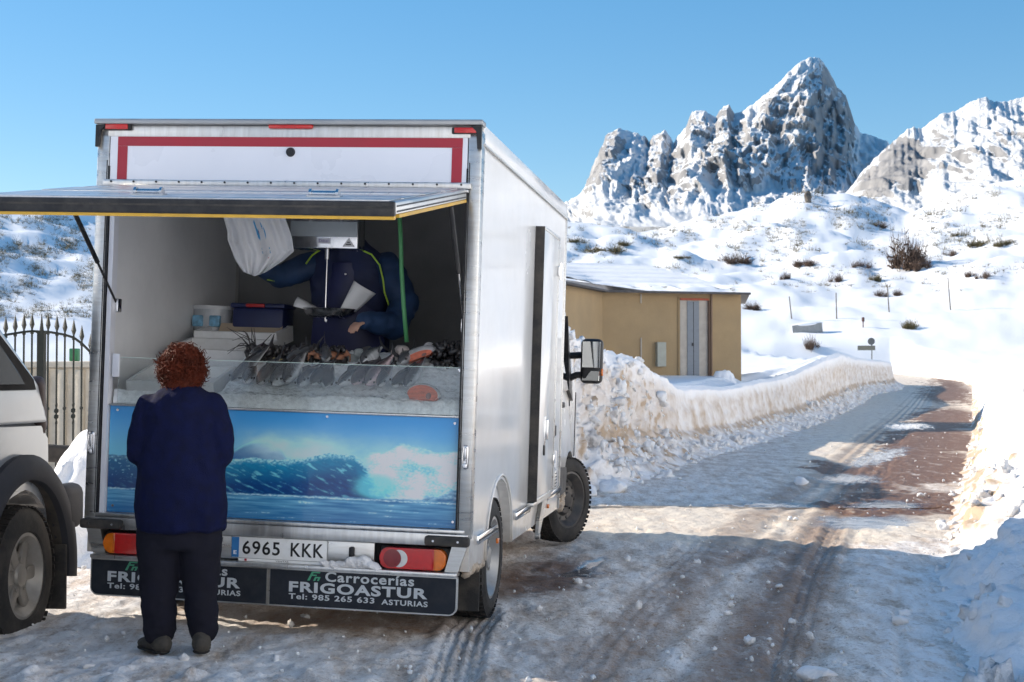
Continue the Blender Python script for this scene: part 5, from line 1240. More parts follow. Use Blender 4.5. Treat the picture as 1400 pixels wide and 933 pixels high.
def fish(pos, yaw, pitch, roll, label, seed, **kw):
    V, F_, C = fish_mesh(seed, **kw); L = kw.get('L', 0.34); H = kw.get('H', 0.085)
    r = empty('fish', (0, 0, 0)); r.matrix_world = TM @ Matrix.Translation(pos) @ Euler((0, 0, yaw)).to_matrix().to_4x4() @ Euler((0, pitch, 0)).to_matrix().to_4x4() @ Euler((roll, 0, 0)).to_matrix().to_4x4()
    tag(r, label, 'fish', FISHG)
    mesh_np('body', V, F_, M_fish, r, attrs={'col': C})
    bm = B(); z = H * 0.6
    bm_prism(bm, [(L * 0.97, 0.0), (L * 1.17, z), (L * 1.10, 0), (L * 1.17, -z)], -0.002, 0.002, 'y'); fin('tail_fin', bm, M_fin, r)
    bm = B(); bm_prism(bm, [(L * 0.30, H * 0.46), (L * 0.38, H * 0.70), (L * 0.62, H * 0.52), (L * 0.66, H * 0.36)], -0.0015, 0.0015, 'y'); fin('dorsal_fin', bm, M_fin, r)
    for q in (-1, 1):
        bm = B(); bm_ell(bm, (L * 0.075, q * 0.030, H * 0.10), (0.007, 0.006, 0.007), 2); fin('eye', bm, M_feye, r, True)
rf = random.Random(5)
names = ['nearest the woman\'s shoulder, tail raised', 'second from the woman in the front row', 'third from the woman in the front row', 'fourth from the woman in the front row', 'below the yellow clams in the front row', 'just right of the yellow clams', 'left of the middle of the glass', 'under the hanging scale', 'right of the hanging scale', 'pinkish, in the right half of the row', 'slim, fourth from the salmon', 'dark, third from the salmon', 'second from the salmon', 'next to the salmon cutlet']
for i, nm in enumerate(names):
    px = 316 + i * 18.3; p = tloc(px, 541 + i * 0.7, 0.10)
    fish((p.x, 0.085 + rf.uniform(0, 0.025), 1.325 + rf.uniform(-0.006, 0.012)), R(88 + rf.uniform(-16, 14) - (24 if i == 0 else 0)), -R(24 + rf.uniform(-4, 8)), R(rf.uniform(-28, 28)),
         'whole grey fish on ice, ' + nm, 30 + i, L=rf.uniform(0.28, 0.38), H=rf.uniform(0.075, 0.105), W=rf.uniform(0.032, 0.042), tint=(1.15, 0.86, 0.86) if i in (9, 10) else (1, 1, 1))
for i, nm in enumerate(['above the woman\'s right shoulder', 'below the yellow clams', 'behind the middle of the glass', 'below the brown crab', 'behind the salmon cutlet']):
    fish((-0.26 + i * 0.21, 0.30 + rf.uniform(-0.02, 0.02), 1.445 + rf.uniform(0, 0.02)), R(80 + rf.uniform(-20, 30)), -R(20), R(rf.uniform(-50, 50)), 'grey fish of the second row, ' + nm, 60 + i, L=rf.uniform(0.24, 0.32), H=rf.uniform(0.07, 0.09), W=0.034)
# salmon pieces
M_salmon = plain('salmon_flesh', (0.62, 0.14, 0.065), rough=0.35, var=0.25, scale=26, coat=0.2, stretch=(1, 1, 3))
M_sskin = plain('salmon_skin', (0.40, 0.40, 0.40), rough=0.3, var=0.2, scale=20)
def salmon(px, py, y, w, h, d, rot, label):
    c = tloc(px, py, y); r = empty('salmon_cutlet'); r.matrix_world = TM @ Matrix.Translation(c) @ Euler(rot).to_matrix().to_4x4(); tag(r, label, 'salmon')
    pts = [(w * 0.5 * math.cos(a) * (1 if math.sin(a) > -0.2 else 0.92), h * (math.sin(a) * 0.5 if math.sin(a) > -0.35 else -0.175)) for a in np.linspace(0, 2 * math.pi, 30, endpoint=False)]
    bm = B(); bm_prism(bm, pts, -d / 2, d / 2, 'y'); fin('flesh', bm, M_salmon, r, 30)
    bm = B(); bm_tube(bm, [(p[0] * 1.01, 0, p[1] * 1.01) for p in pts[:16]], d * 0.50, 8); fin('skin', bm, M_sskin, r, True)
    bm = B(); bm_ell(bm, (w * 0.20, -d / 2 - 0.001, 0.0), (w * 0.09, 0.004, h * 0.16), 2); fin('bone', bm, plain('fish_bone', (0.25, 0.13, 0.11), rough=0.5), r, True)
salmon(578, 542, 0.075, 0.165, 0.115, 0.030, (R(-22), R(6), 0), 'thick orange salmon cutlet standing on the ice at the right')
salmon(573, 489, 0.42, 0.16, 0.055, 0.06, (R(-10), R(-22), R(10)), 'long orange strip of salmon on the upper row at the right')
# shellfish and pale heads on the upper row: one uncountable dark heap, then single pieces
M_shell = plain('dark_shell', (0.030, 0.026, 0.026), rough=0.35, var=0.5, scale=20, coat=0.4)
rg = np.random.RandomState(77); bm = B()
for k in range(260):
    px = rg.uniform(338, 470); c = tloc(px, rg.uniform(476, 497), rg.uniform(0.42, 0.62)); s = rg.uniform(0.014, 0.03)
    bm_ell(bm, c, (s * 1.5, s * 0.7, s * 0.8), 1, tuple(rg.uniform(0, 6, 3)))
for k in range(130):
    px = rg.uniform(590, 634); c = tloc(px, rg.uniform(472, 502), rg.uniform(0.42, 0.66)); s = rg.uniform(0.014, 0.03)
    bm_ell(bm, c, (s * 1.5, s * 0.7, s * 0.8), 1, tuple(rg.uniform(0, 6, 3)))
o = fin('mussels', bm, M_shell, None, True); tag(o, kind='stuff'); top(o, 'heaps of dark mussels on the upper row of the counter', 'mussels')
# spiny antennae of crayfish
bm = B()
for k in range(16):
    a = tloc(rg.uniform(340, 356), rg.uniform(476, 492), 0.5); b_ = tloc(rg.uniform(306, 350), rg.uniform(440, 488), 0.52); m_ = (a + b_) / 2 + Vector((0, 0, rg.uniform(0.01, 0.05)))
    bm_tube(bm, [a, a.lerp(m_, 0.6) + Vector((0, 0, 0.012)), m_, b_], [0.004, 0.003, 0.0025, 0.0012], 5)
c = tloc(352, 485, 0.5); bm_ell(bm, c, (0.07, 0.04, 0.035), 2); bm_ell(bm, c + Vector((0.08, 0, 0)), (0.06, 0.035, 0.03), 2)
o = fin('crayfish', bm, M_shell, None, True); top(o, 'dark spiny crayfish with long feelers beside the foam box', 'crayfish')
M_clam = plain('yellow_clam', (0.52, 0.44, 0.22), rough=0.5, var=0.35, scale=30)
bm = B()
for k in range(60):
    c = tloc(rg.normal(386, 9), rg.normal(500, 4.5), rg.uniform(0.33, 0.42)); s = rg.uniform(0.010, 0.016); bm_ell(bm, c, (s * 1.2, s, s * 0.8), 1, tuple(rg.uniform(0, 6, 3)))
o = fin('yellow_clams', bm, M_clam, None, True); tag(o, kind='stuff'); top(o, 'small heap of yellow clams on the upper row', 'clams')
M_pale = plain('pale_fish_flesh', (0.48, 0.42, 0.39), rough=0.4, var=0.35, scale=16, bump=0.3, bscale=40); M_crab = plain('brown_crab', (0.30, 0.13, 0.07), rough=0.45, var=0.4, scale=18, bump=0.3, bscale=60)
def lump(name, px, py, y, r, mat, label, cat, seed, k=7):
    q = random.Random(seed); bm = B(); c = tloc(px, py, y)
    for i in range(k): bm_ell(bm, c + Vector((q.uniform(-1, 1) * r * 0.7, q.uniform(-1, 1) * r * 0.4, q.uniform(-0.6, 0.8) * r * 0.5)), (r * q.uniform(0.3, 0.6), r * q.uniform(0.3, 0.5), r * q.uniform(0.25, 0.5)), 2, (q.random(), q.random(), q.random()))
    o = blob(name, bm, mat, None, r * 0.07, 2, wr=r * 0.10, wscale=1.6 / r, seed=seed); top(o, label, cat)
lump('monkfish_head', 548, 486, 0.45, 0.075, M_pale, 'pale mottled fish head at the left of the salmon strip', 'fish', 3)
lump('fish_fillet', 586, 478, 0.52, 0.070, plain('white_fillet', (0.62, 0.60, 0.60), rough=0.35, var=0.2, scale=12), 'round white fillet behind the salmon strip', 'fillet', 9, 4)
lump('fish_fillet', 494, 489, 0.5, 0.065, plain('grey_fillet', (0.33, 0.36, 0.35), rough=0.35, var=0.2, scale=12), 'flat grey fillet in the middle of the upper row', 'fillet', 15, 5)
def crab(px, py, y, label):
    c = tloc(px, py, y); r = empty('crab'); r.matrix_world = TM @ Matrix.Translation(c) @ Euler((R(15), 0, R(10))).to_matrix().to_4x4(); tag(r, label, 'crab')
    bm = B(); bm_ell(bm, (0, 0, 0), (0.060, 0.045, 0.022), 3); fin('shell', bm, M_crab, r, True)
    for s in (-1, 1):
        for k in range(4):
            a = R(-30 + 24 * k); bm = B(); bm_tube(bm, [(s * 0.045, 0.02 - k * 0.015, 0), (s * (0.085 + 0.01 * k), 0.035 - k * 0.03, 0.020), (s * 0.115, 0.04 - k * 0.038, -0.015)], [0.008, 0.007, 0.003], 6); fin('leg', bm, M_crab, r, True)
        bm = B(); bm_tube(bm, [(s * 0.04, -0.03, 0), (s * 0.07, -0.07, 0.01), (s * 0.045, -0.095, 0.005)], [0.010, 0.016, 0.006], 7); fin('claw', bm, M_crab, r, True)
crab(452, 486, 0.44, 'brown crab beneath the hanging scale tray'); crab(428, 483, 0.50, 'reddish crab left of the brown one, partly hidden in mussels')
# tub of wipes, blue cool box
def cylt(c, r, h, mat, name, parent=None, n=28):
    bm = B(); bm_cyl(bm, c, (c[0], c[1], c[2] + h), r, r * 1.02, n); return fin(name, bm, mat, parent, 40)
c = tloc(292, 440, 1.30); r = empty('plastic_tub'); r.matrix_world = TM @ Matrix.Translation((c.x, 1.30, 1.62)); tag(r, 'round clear plastic tub with a lid beside the left inner wall', 'tub')
cylt((0, 0, 0), 0.125, 0.135, plain('clear_tub', (0.42, 0.44, 0.46), rough=0.25, var=0.1), 'tub', r); cylt((0, 0, 0.135), 0.133, 0.022, plain('tub_lid', (0.55, 0.56, 0.57), rough=0.35), 'lid', r)
for x in (-0.055, 0.055):
    bm = B(); bm_box(bm, (x, -0.119, 0.06), (0.07, 0.03, 0.07), bev=0.008); fin('printed_label', bm, plain('blue_label', (0.16, 0.36, 0.52), rough=0.5, var=0.4, scale=30), r)
c = tloc(360, 432, 1.28); r = empty('cool_box'); r.matrix_world = TM @ Matrix.Translation((c.x, 1.28, 1.60)); tag(r, 'dark blue cool box with a red handle behind the foam boxes', 'cool box')
M_cool = plain('blue_cool_box', (0.012, 0.02, 0.085), rough=0.4, var=0.15)
bm = B(); bm_box(bm, (0, 0, 0.085), (0.33, 0.22, 0.17), bev=0.02); fin('tub', bm, M_cool, r, 40); bm = B(); bm_box(bm, (0, 0, 0.182), (0.35, 0.24, 0.03), bev=0.012); fin('lid', bm, M_cool, r, 40)
bm = B(); bm_box(bm, (-0.01, -0.123, 0.182), (0.12, 0.02, 0.022), bev=0.006); fin('handle', bm, plain('red_plastic', (0.42, 0.015, 0.015), rough=0.4), r, 40)

# hanging scale
SC = empty('hanging_scale'); SC.matrix_world = TM @ Matrix.Translation((0.003, 0.74, 2.105)); tag(SC, 'stainless hanging scale with a rod and round tray above the counter', 'scale')
box('scale_housing', (0, 0.06, 0.10), (0.405, 0.16, 0.20), M_steel, SC, 0.006)
box('scale_display', (0, -0.024, 0.112), (0.400, 0.008, 0.088), plain('scale_grey', (0.34, 0.38, 0.41), rough=0.35, var=0.05), SC, 0.002)
o = box('sticker', (0.004, -0.0235, 0.043), (0.072, 0.006, 0.030), plain('sticker_paper', (0.62, 0.62, 0.68), rough=0.5), SC)
bm = B(); bm_prism(bm, [(0.115, 0.012), (0.187, 0.012), (0.151, 0.062)], -0.0265, -0.0205, 'y'); o2 = fin('warning_triangle', bm, plain('sticker_white', (0.66, 0.66, 0.68), rough=0.5), SC)
bm = B(); bm_box(bm, (0.151, -0.0275, 0.025), (0.032, 0.002, 0.006)); bm_box(bm, (0.151, -0.0275, 0.037), (0.016, 0.002, 0.005)); fin('triangle_print', bm, M_platek, o2)
text_mesh('sticker_print', 'Dibal', 0.02, plain('sticker_purple', (0.12, 0.08, 0.32), rough=0.5), o, (-0.026, -0.0268, 0.036), RX, width=0.055, height=0.015, depth=0.0005)
bm = B(); bm_cyl(bm, (0.012, 0.02, 0.0), (0.012, 0.02, -0.06), 0.014, n=12); bm_cyl(bm, (0.012, 0.02, -0.05), (0.012, 0.02, -0.40), 0.0045, n=8); bm_tube(bm, [(0.012, 0.02, -0.39), (0.014, 0.018, -0.42), (0.022, 0.012, -0.425), (0.026, 0.012, -0.41)], 0.0045, 8); fin('rod', bm, M_steel, SC, 40)
bm = B(); bm_box(bm, (0.0, 0.005, 0.172), (0.03, 0.03, 0.02), bev=0.006); fin('screw_knob', bm, M_chrome, SC, 40)
bm = B(); bm_ring(bm, [(-0.395, 0.01), (-0.398, 0.10), (-0.385, 0.135), (-0.350, 0.160), (-0.345, 0.165), (-0.349, 0.158), (-0.380, 0.130), (-0.390, 0.09), (-0.388, 0.01)], 40, 'z', False)
for v in bm.verts: v.co.x += 0.025; v.co.y = v.co.y * 0.8 + 0.06
fin('tray', bm, M_steel, SC, 40)
M_paper = plain('white_paper', (0.66, 0.66, 0.66), rough=0.8, var=0.05, scale=5)
def sheet(pts, y, label):
    P3 = [tloc(a, b_, yy) for (a, b_, yy) in pts]; n = 8; V = []
    for i in range(n):
        s = i / (n - 1)
        for j in range(n):
            t = j / (n - 1); p = P3[0].lerp(P3[1], t).lerp(P3[3].lerp(P3[2], t), s); p = p + Vector((0, -0.035 * math.sin(math.pi * t) * (0.3 + s), 0)); V.append(p)
    o = mesh_np('paper_sheet', V, grid_faces(n, n), M_paper); sl = o.modifiers.new('t', 'SOLIDIFY'); sl.thickness = 0.0015; top(o, label, 'paper', 'wrapping papers on the scale tray')
sheet([(401, 419, .74), (407, 406, .78), (440, 424, .80), (436, 428, .74)], 0.74, 'white wrapping paper sticking out left of the scale tray')
sheet([(463, 427, .74), (487, 427, .80), (514, 402, .80), (484, 384, .74)], 0.74, 'white wrapping paper cone standing right of the scale tray')
# bags
def bags():
    n, m = 46, 40; V = []
    wl = lambda v: np.interp(v, [0, 0.3, 0.45, 0.8, 1], [304, 311, 311, 322, 333]); wr = lambda v: np.interp(v, [0, 0.4, 0.65, 0.8, 1], [388, 399, 402, 388, 364])
    r = empty('plastic_bags'); r.matrix_world = TM; tag(r, 'bunch of white plastic carrier bags hanging under the hatch with blue print', 'bags')
    for lay in range(3):
        V = []
        for i in range(n):
            v = i / (n - 1)
            for j in range(m):
                t = j / (m - 1); a, b_ = wl(v) + lay * 4, wr(v) - lay * 5 + (3 if lay == 1 else 0); px = a + (b_ - a) * t; py = 292 + v * (86 - lay * 7) - 6 * v * abs(2 * t - 1)
                f = 0.020 * math.sin(t * 15 + 2 * v + lay * 2) * (0.3 + 0.7 * v) + 0.014 * math.sin(t * 31 - 3 * v + lay)
                p = tloc(px, py, 0.52 + lay * 0.035 + f); V.append(p)
        o = mesh_np('bag', V, grid_faces(n, m), plain('white_polythene', (0.70, 0.71, 0.73), rough=0.35, var=0.05, scale=10, bump=0.3, bscale=25), r); sl = o.modifiers.new('t', 'SOLIDIFY'); sl.thickness = 0.002
        if lay == 0:
            # printed drop follows the bag's surface
            Vv = np.array(V).reshape(n, m, 3); pts = []; C = []
            U, W = np.meshgrid(np.linspace(0.40, 0.72, 26), np.linspace(0.0, 0.80, 60)); gi = np.clip((W * (n - 1)), 0, n - 2); gj = np.clip(U * (m - 1), 0, m - 2); ii = gi.astype(int); jj = gj.astype(int); fi = (gi - ii)[..., None]; fj = (gj - jj)[..., None]
            Pp = Vv[ii, jj] * (1 - fi) * (1 - fj) + Vv[ii + 1, jj] * fi * (1 - fj) + Vv[ii, jj + 1] * (1 - fi) * fj + Vv[ii + 1, jj + 1] * fi * fj; Pp[..., 1] -= 0.0022
            d = np.sqrt(((U - 0.50 - 0.10 * W) / 0.085) ** 2 + ((W - 0.27) / 0.17) ** 2); d2 = np.sqrt(((U - 0.54) / 0.04) ** 2 + ((W - 0.30) / 0.06) ** 2)
            k1 = sstep(1.1, 0.9, d); k2 = sstep(1.1, 0.8, d2)
            C = np.ones(U.shape + (3,)) * 0.70; C = C * (1 - k1[..., None]) + np.array((0.02, 0.27, 0.55)) * k1[..., None]; C = C * (1 - k2[..., None]) + np.array((0.25, 0.05, 0.07)) * k2[..., None]
            tx = ((np.abs(W - 0.56) < 0.014) | (np.abs(W - 0.62) < 0.018)) & (np.abs(U - 0.57) < 0.07) & (noise(U * 70, W * 9, seed=3) > -0.12); C[tx] = (0.08, 0.30, 0.50)
            t2 = (np.abs(W - 0.72) < 0.010) & (np.abs(U - 0.59) < 0.06); C[t2] = (0.45, 0.10, 0.12)
            mesh_np('bag_print', Pp.reshape(-1, 3), grid_faces(60, 26), vcol_mat('bag_print', rough=0.4), o, attrs={'col': C.reshape(-1, 3)})
bags()
# green hose
bm = B(); q = [tloc(546, 290, .62), tloc(548, 330, .62), tloc(549, 370, .62), tloc(552, 420, .62), tloc(556, 468, .62)]
o = fin('hose', bm, None, None) if False else None
bm_tube(bm, q, 0.0125, 12); o = fin('green_hose', bm, plain('green_rubber', (0.10, 0.36, 0.14), rough=0.45, var=0.08), None, True); top(o, 'pale green hose hanging down inside the truck on the right', 'hose')
# ================================================================== parked off-road car on the left
M_carglass = plain('car_window_glass', (0.03, 0.038, 0.048), rough=0.12, var=0.1, rvar=0.02, spec=0.06)
M_trim = plain('matt_black_trim', (0.012, 0.012, 0.014), rough=0.7, spec=0.08)
M_silver = plain('silver_car_paint', (0.26, 0.29, 0.335), rough=0.32, metal=0.3, var=0.03, scale=2, coat=0.7, dirt=(0.42, 0.40, 0.38), dirt_amt=0.12, dirt_scale=3)
M_flare = plain('grey_flare_plastic', (0.040, 0.042, 0.050), spec=0.15, rough=0.7, var=0.12, scale=12, bump=0.15, bscale=200)
M_alloy = plain('car_alloy', (0.30, 0.285, 0.26), rough=0.45, metal=0.5, var=0.15, scale=9, dirt=(0.16, 0.13, 0.10), dirt_amt=0.5, dirt_scale=6)
CAR = empty('parked_car', (-3.42, 7.58, -0.02), (0, 0, R(-5)))
tag(CAR, 'silver off-road car with grey wheel arches parked beside the truck', 'car')
def build_car():
    # local y grows towards the tail; x=+0.86 is the flank we see
    low = [(-3.35, 0.55), (-3.30, 0.95), (-2.35, 1.08), (-1.95, 1.15), (-0.9, 1.17), (0.30, 1.19), (0.44, 1.10), (0.50, 0.80), (0.50, 0.52)]
    def arch(cy, r): return [(cy + r * math.cos(a), 0.36 + r * math.sin(a)) for a in np.linspace(0.15, math.pi - 0.15, 16)]
    poly = low + [(p[0], p[1]) for p in arch(0.0, 0.50)] + [(p[0], p[1]) for p in arch(-2.62, 0.50)]
    bm = B(); bm_prism(bm, poly, -0.86, 0.86, 'x')
    for v in bm.verts:
        v.co.x *= 1 - 0.05 * max(0, 0.9 - v.co.z) - 0.13 * max(0, v.co.y - 0.05) ** 1.5 * 2
    bmesh.ops.bevel(bm, geom=[e for e in bm.edges if abs(e.verts[0].co.x - e.verts[1].co.x) < 0.1 and e.verts[0].co.z > 0.8], offset=0.045, segments=3, affect='EDGES')
    fin('lower_body', bm, M_silver, CAR, 35)
    # greenhouse: stacked rings tapering inwards
    rows = [(1.165, 0.845, -2.05, 0.42), (1.36, 0.835, -1.85, 0.335), (1.45, 0.81, -1.62, 0.25), (1.62, 0.770, -1.25, 0.06), (1.79, 0.725, -1.02, -0.12), (1.88, 0.69, -1.0, -0.24), (1.94, 0.61, -0.96, -0.36)]  # roof raised out of view so it keeps sun off the woman's shoulder
    bm = B(); Rr = []
    for (z, w, y0, y1) in rows:
        ring = []
        for (sx, yy) in ((1, y0), (1, (y0 + y1) / 2), (1, y1 - 0.10), (0.90, y1), (0, y1 + 0.04), (-0.90, y1), (-1, y1 - 0.10), (-1, (y0 + y1) / 2), (-1, y0), (0, y0 - 0.08)): ring.append(bm.verts.new((sx * w, yy, z)))
        Rr.append(ring)
    for A, Bv in zip(Rr, Rr[1:]):
        for k in range(10): bm.faces.new((A[k], A[(k + 1) % 10], Bv[(k + 1) % 10], Bv[k]))
    bm.faces.new(Rr[-1]); bm.faces.new(list(reversed(Rr[0])))
    g = fin('greenhouse', bm, M_silver, CAR, 50); bv = g.modifiers.new('b', 'BEVEL'); bv.width = 0.02; bv.segments = 2; bv.limit_method = 'ANGLE'
    def wx(z): return np.interp(z, [r[0] for r in rows], [r[1] for r in rows])
    for s in (1, -1):
        def slab(name, pts, mat, e0, e1):
            bm = B(); A = [bm.verts.new((s * (wx(z) + e1), y, z)) for (y, z) in pts]; Bv = [bm.verts.new((s * (wx(z) + e0), y, z)) for (y, z) in pts]; n = len(pts)
            for k in range(n): bm.faces.new((A[k], A[(k + 1) % n], Bv[(k + 1) % n], Bv[k]))
            bm.faces.new(A); bm.faces.new(list(reversed(Bv))); return fin(name, bm, mat, CAR)
        slab('window_surround', [(-1.75, 1.345), (0.17, 1.345), (0.165, 1.40), (0.02, 1.52), (-0.12, 1.63), (-0.28, 1.75), (-0.95, 1.75)], M_trim, -0.004, 0.006)
        w_ = slab('side_window', [(-1.6, 1.375), (0.03, 1.375), (-0.02, 1.45), (-0.16, 1.58), (-0.34, 1.72), (-0.95, 1.72)], M_carglass, 0.002, 0.0095)
        slab('window_sticker', [(-0.42, 1.41), (-0.30, 1.41), (-0.31, 1.48), (-0.43, 1.48)], M_platew, 0.004, 0.0105)
        # tail lamp, dark
        bm = B(); bm_box(bm, (s * 0.778, 0.318, 1.250), (0.10, 0.15, 0.33), rot=(R(22), 0, s * R(16)), bev=0.04, seg=3); fin('tail_lamp', bm, plain('smoked_lamp', (0.03, 0.022, 0.024), rough=0.5, spec=0.15), CAR, 40)
        # wheel arch flares
        for cy in (0.0, -2.62):
            bm = B(); n = 26; P0 = []
            for k in range(n + 1):
                a = math.pi * (-0.04 + 1.08 * k / n); c_, s_ = math.cos(a), math.sin(a)
                P0.append([bm.verts.new((s * x, cy + r_ * c_, 0.36 + r_ * s_)) for (x, r_) in ((0.82, 0.505), (0.895, 0.510), (0.912, 0.535), (0.905, 0.60), (0.868, 0.645), (0.80, 0.64))])
            for A, Bv in zip(P0, P0[1:]):
                for k in range(5): bm.faces.new((A[k], A[k + 1], Bv[k + 1], Bv[k]))
            fin('wheel_arch_flare', bm, M_flare, CAR, 50)
            bm = B(); bm_ring(bm, [(s * 0.45, 0.505), (s * 0.86, 0.505)], 20, 'x', False, 0, math.pi)
            for v in bm.verts: v.co.y += cy; v.co.z += 0.36
            fin('wheel_housing', bm, M_under, CAR, True)
        bm = B(); bm_box(bm, (s * 0.80, 0.46, 0.30), (0.20, 0.02, 0.36), bev=0.008); fin('mud_flap', bm, M_rubber, CAR)
        bm = B(); bm_box(bm, (s * 0.84, 0.585, 0.68), (0.14, 0.26, 0.26), bev=0.06, seg=3); fin('bumper_corner', bm, M_flare, CAR, 45)
    for s in (1, -1):
        bm = B(); bm_tube(bm, [(s * 0.60, -1.05, 1.88), (s * 0.60, -1.0, 1.96), (s * 0.60, -0.55, 1.97), (s * 0.60, -0.50, 1.90)], 0.02, 8); fin('roof_rail', bm, M_black, CAR, True)  # rails added on the unseen roof to block more of the sun
    bm = B(); bm_box(bm, (0, 0.62, 0.63), (1.62, 0.20, 0.22), bev=0.05, seg=3); fin('rear_bumper', bm, M_flare, CAR, 45)
    bm = B(); bm_box(bm, (0, -3.38, 0.60), (1.66, 0.20, 0.30), bev=0.06, seg=3); fin('front_bumper', bm, M_flare, CAR, 45)
    bm = B(); bm_box(bm, (0, -1.4, 0.42), (1.3, 3.6, 0.22)); fin('underbody', bm, M_under, CAR)
    for s in (1, -1):
        for cy in (0.0, -2.62):
            w_ = wheel(CAR, 'wheel', (s * 0.755, cy, 0.368), 0.368, 0.25, 0, s, rimr=0.215, spokes=6)
build_car()
for o in CAR.children:
    if o.name.startswith('wheel') and o.type == 'EMPTY':
        for c in o.children:
            if c.name.startswith('rim') or c.name.startswith('hub'):
                c.data.materials.clear(); c.data.materials.append(M_alloy)
            for g in c.children:
                g.data.materials.clear(); g.data.materials.append(M_alloy)

# ================================================================== wrought iron fence and low wall
M_iron = plain('dark_iron', (0.030, 0.032, 0.026), rough=0.5, metal=0.4, var=0.3, scale=20)
FE = empty('iron_fence', (0, 0, 0)); tag(FE, 'dark wrought iron fence with spear tips between car and truck', 'fence')
def build_fence():
    tops = [(-4, 436), (8, 434), (21, 432), (33, 430), (44, 429), (66, 430), (78, 432), (89, 434), (101, 438), (112, 446), (124, 458), (136, 474)]
    pr = []
    for i, (px, py) in enumerate(tops):
        Y = 11.7 + 0.006 * px; t = at(px, py, Y); b_ = at(px, 690, Y); b_.z = 0.20; x, y = t.x, t.y; rail = at(px, py + 24, Y); pr.append(rail)
        bm = B(); bm_cyl(bm, (x, y, b_.z), (x, y, t.z - 0.13), 0.0085, n=8)
        zt = t.z - 0.13
        bmesh.ops.create_cone(bm, cap_ends=True, segments=4, radius1=0.008, radius2=0.022, depth=0.04, matrix=Matrix.Translation((x, y, zt + 0.02)))
        bmesh.ops.create_cone(bm, cap_ends=True, segments=4, radius1=0.022, radius2=0.001, depth=0.10, matrix=Matrix.Translation((x, y, zt + 0.09)))
        zs = [0.28, 0.52, 0.92] if i % 2 else [0.30]
        for q in [t.z - 0.16] + [b_.z + s_ * 1.0 for s_ in zs]: bm_ell(bm, (x, y, q), (0.017, 0.017, 0.02), 1)
        if i % 2 == 0:
            for k in range(4): bm_ell(bm, (x, y, b_.z + 0.80 + k * 0.05), (0.013 + 0.010 * (k in (1, 2)), 0.013, 0.026), 1)
        br = fin('iron_bar', bm, M_iron, FE, 40)
    bm = B(); bm_tube(bm, pr, 0.011, 6); fin('top_rail', bm, M_iron, FE)
    bm = B(); bm_tube(bm, [Vector((p.x, p.y, 0.34)) for p in pr], 0.014, 6); fin('bottom_rail', bm, M_iron, FE)
    p = at(57, 455, 12.0); bm = B(); bm_box(bm, (p.x, p.y, p.z / 2 + 0.1), (0.062, 0.062, p.z - 0.2), bev=0.004); bm_box(bm, (p.x, p.y, p.z + 0.005), (0.075, 0.075, 0.02)); bm_cyl(bm, (p.x, p.y, p.z), (p.x, p.y, p.z + 0.16), 0.02, 0.002, 6); fin('fence_post', bm, M_iron, FE)
build_fence()
M_render = plain('cream_render', (0.60, 0.53, 0.42), rough=0.9, var=0.12, scale=5, bump=0.4, bscale=40, dirt=(0.32, 0.27, 0.2), dirt_amt=0.35)
GW = empty('garden_wall', (0, 0, 0)); tag(GW, 'low cream rendered wall behind the iron fence', 'wall')
a = at(-60, 500, 15.0); b_ = at(150, 500, 14.2)
def wallseg(name, a, b_, z0, z1, th, mat, parent, ex=0.0):
    d = Vector((b_.x - a.x, b_.y - a.y, 0)); L = d.length; c = (Vector((a.x, a.y, 0)) + Vector((b_.x, b_.y, 0))) / 2
    bm = B(); bm_box(bm, (0, 0, 0), (L + ex, th, z1 - z0), bev=0.01); o = fin(name, bm, mat, parent); o.location = (c.x, c.y, (z0 + z1) / 2); o.rotation_euler = (0, 0, math.atan2(d.y, d.x)); return o
wallseg('wall_body', a, b_, -0.2, 1.48, 0.22, M_render, GW); wallseg('coping', a, b_, 1.482, 1.545, 0.30, M_render, GW, 0.05)
for t in np.linspace(0.05, 0.95, 9): 
    p = a.lerp(b_, float(t)); o = box('pilaster', (0, 0, 0), (0.10, 0.05, 1.4), M_render, GW, 0.008); o.location = (p.x + 0.01, p.y - 0.135, 0.76); o.rotation_euler = (0, 0, math.atan2(b_.y - a.y, b_.x - a.x))
bx = at(98, 482, 14.4); o = box('green_tin', (0, 0, 0), (0.09, 0.09, 0.13), plain('green_tin', (0.04, 0.20, 0.08), rough=0.5), None, 0.01); o.location = (bx.x, bx.y + 0.1, 1.545 + 0.068); tag(o, 'small green tin on top of the cream wall', 'tin')
# rough snow shovelled against the fence
def mound(name, label, cx, cy, rx, ry, h, seed, n=110, sharp=1.0):
    u = np.linspace(-1.25, 1.25, n); U, W = np.meshgrid(u, u); X = cx + U * rx; Y = cy + W * ry
    d = np.sqrt(U ** 2 + W ** 2); a = fbm(X * 2.2, Y * 2.2, octv=4, seed=seed); b2 = fbm(X * 7, Y * 7, octv=3, seed=seed + 1)
    Z = h * sstep(1.15, 0.1, d + 0.35 * a) + 0.10 * a * sstep(1.2, 0.8, d) + 0.035 * b2 * sstep(1.2, 0.9, d) - 0.06
    o = mesh_np(name, np.stack([X, Y, Z + zroad(X, Y)], -1).reshape(-1, 3), grid_faces(n, n), M_bank, attrs={'dirt': np.clip(0.10 + 0.3 * b2, 0, 1).ravel()}); tag(o, label, 'snow pile'); return o
mound('snow_pile', 'white snow pile shovelled against the iron fence left of the truck', -3.05, 11.2, 0.95, 1.3, 1.05, 810)
mound('snow_pile', 'low snow ridge on the ground behind the silver car', -4.3, 10.6, 1.3, 0.8, 0.42, 820)
a_ = at(70, 730, 10.9)
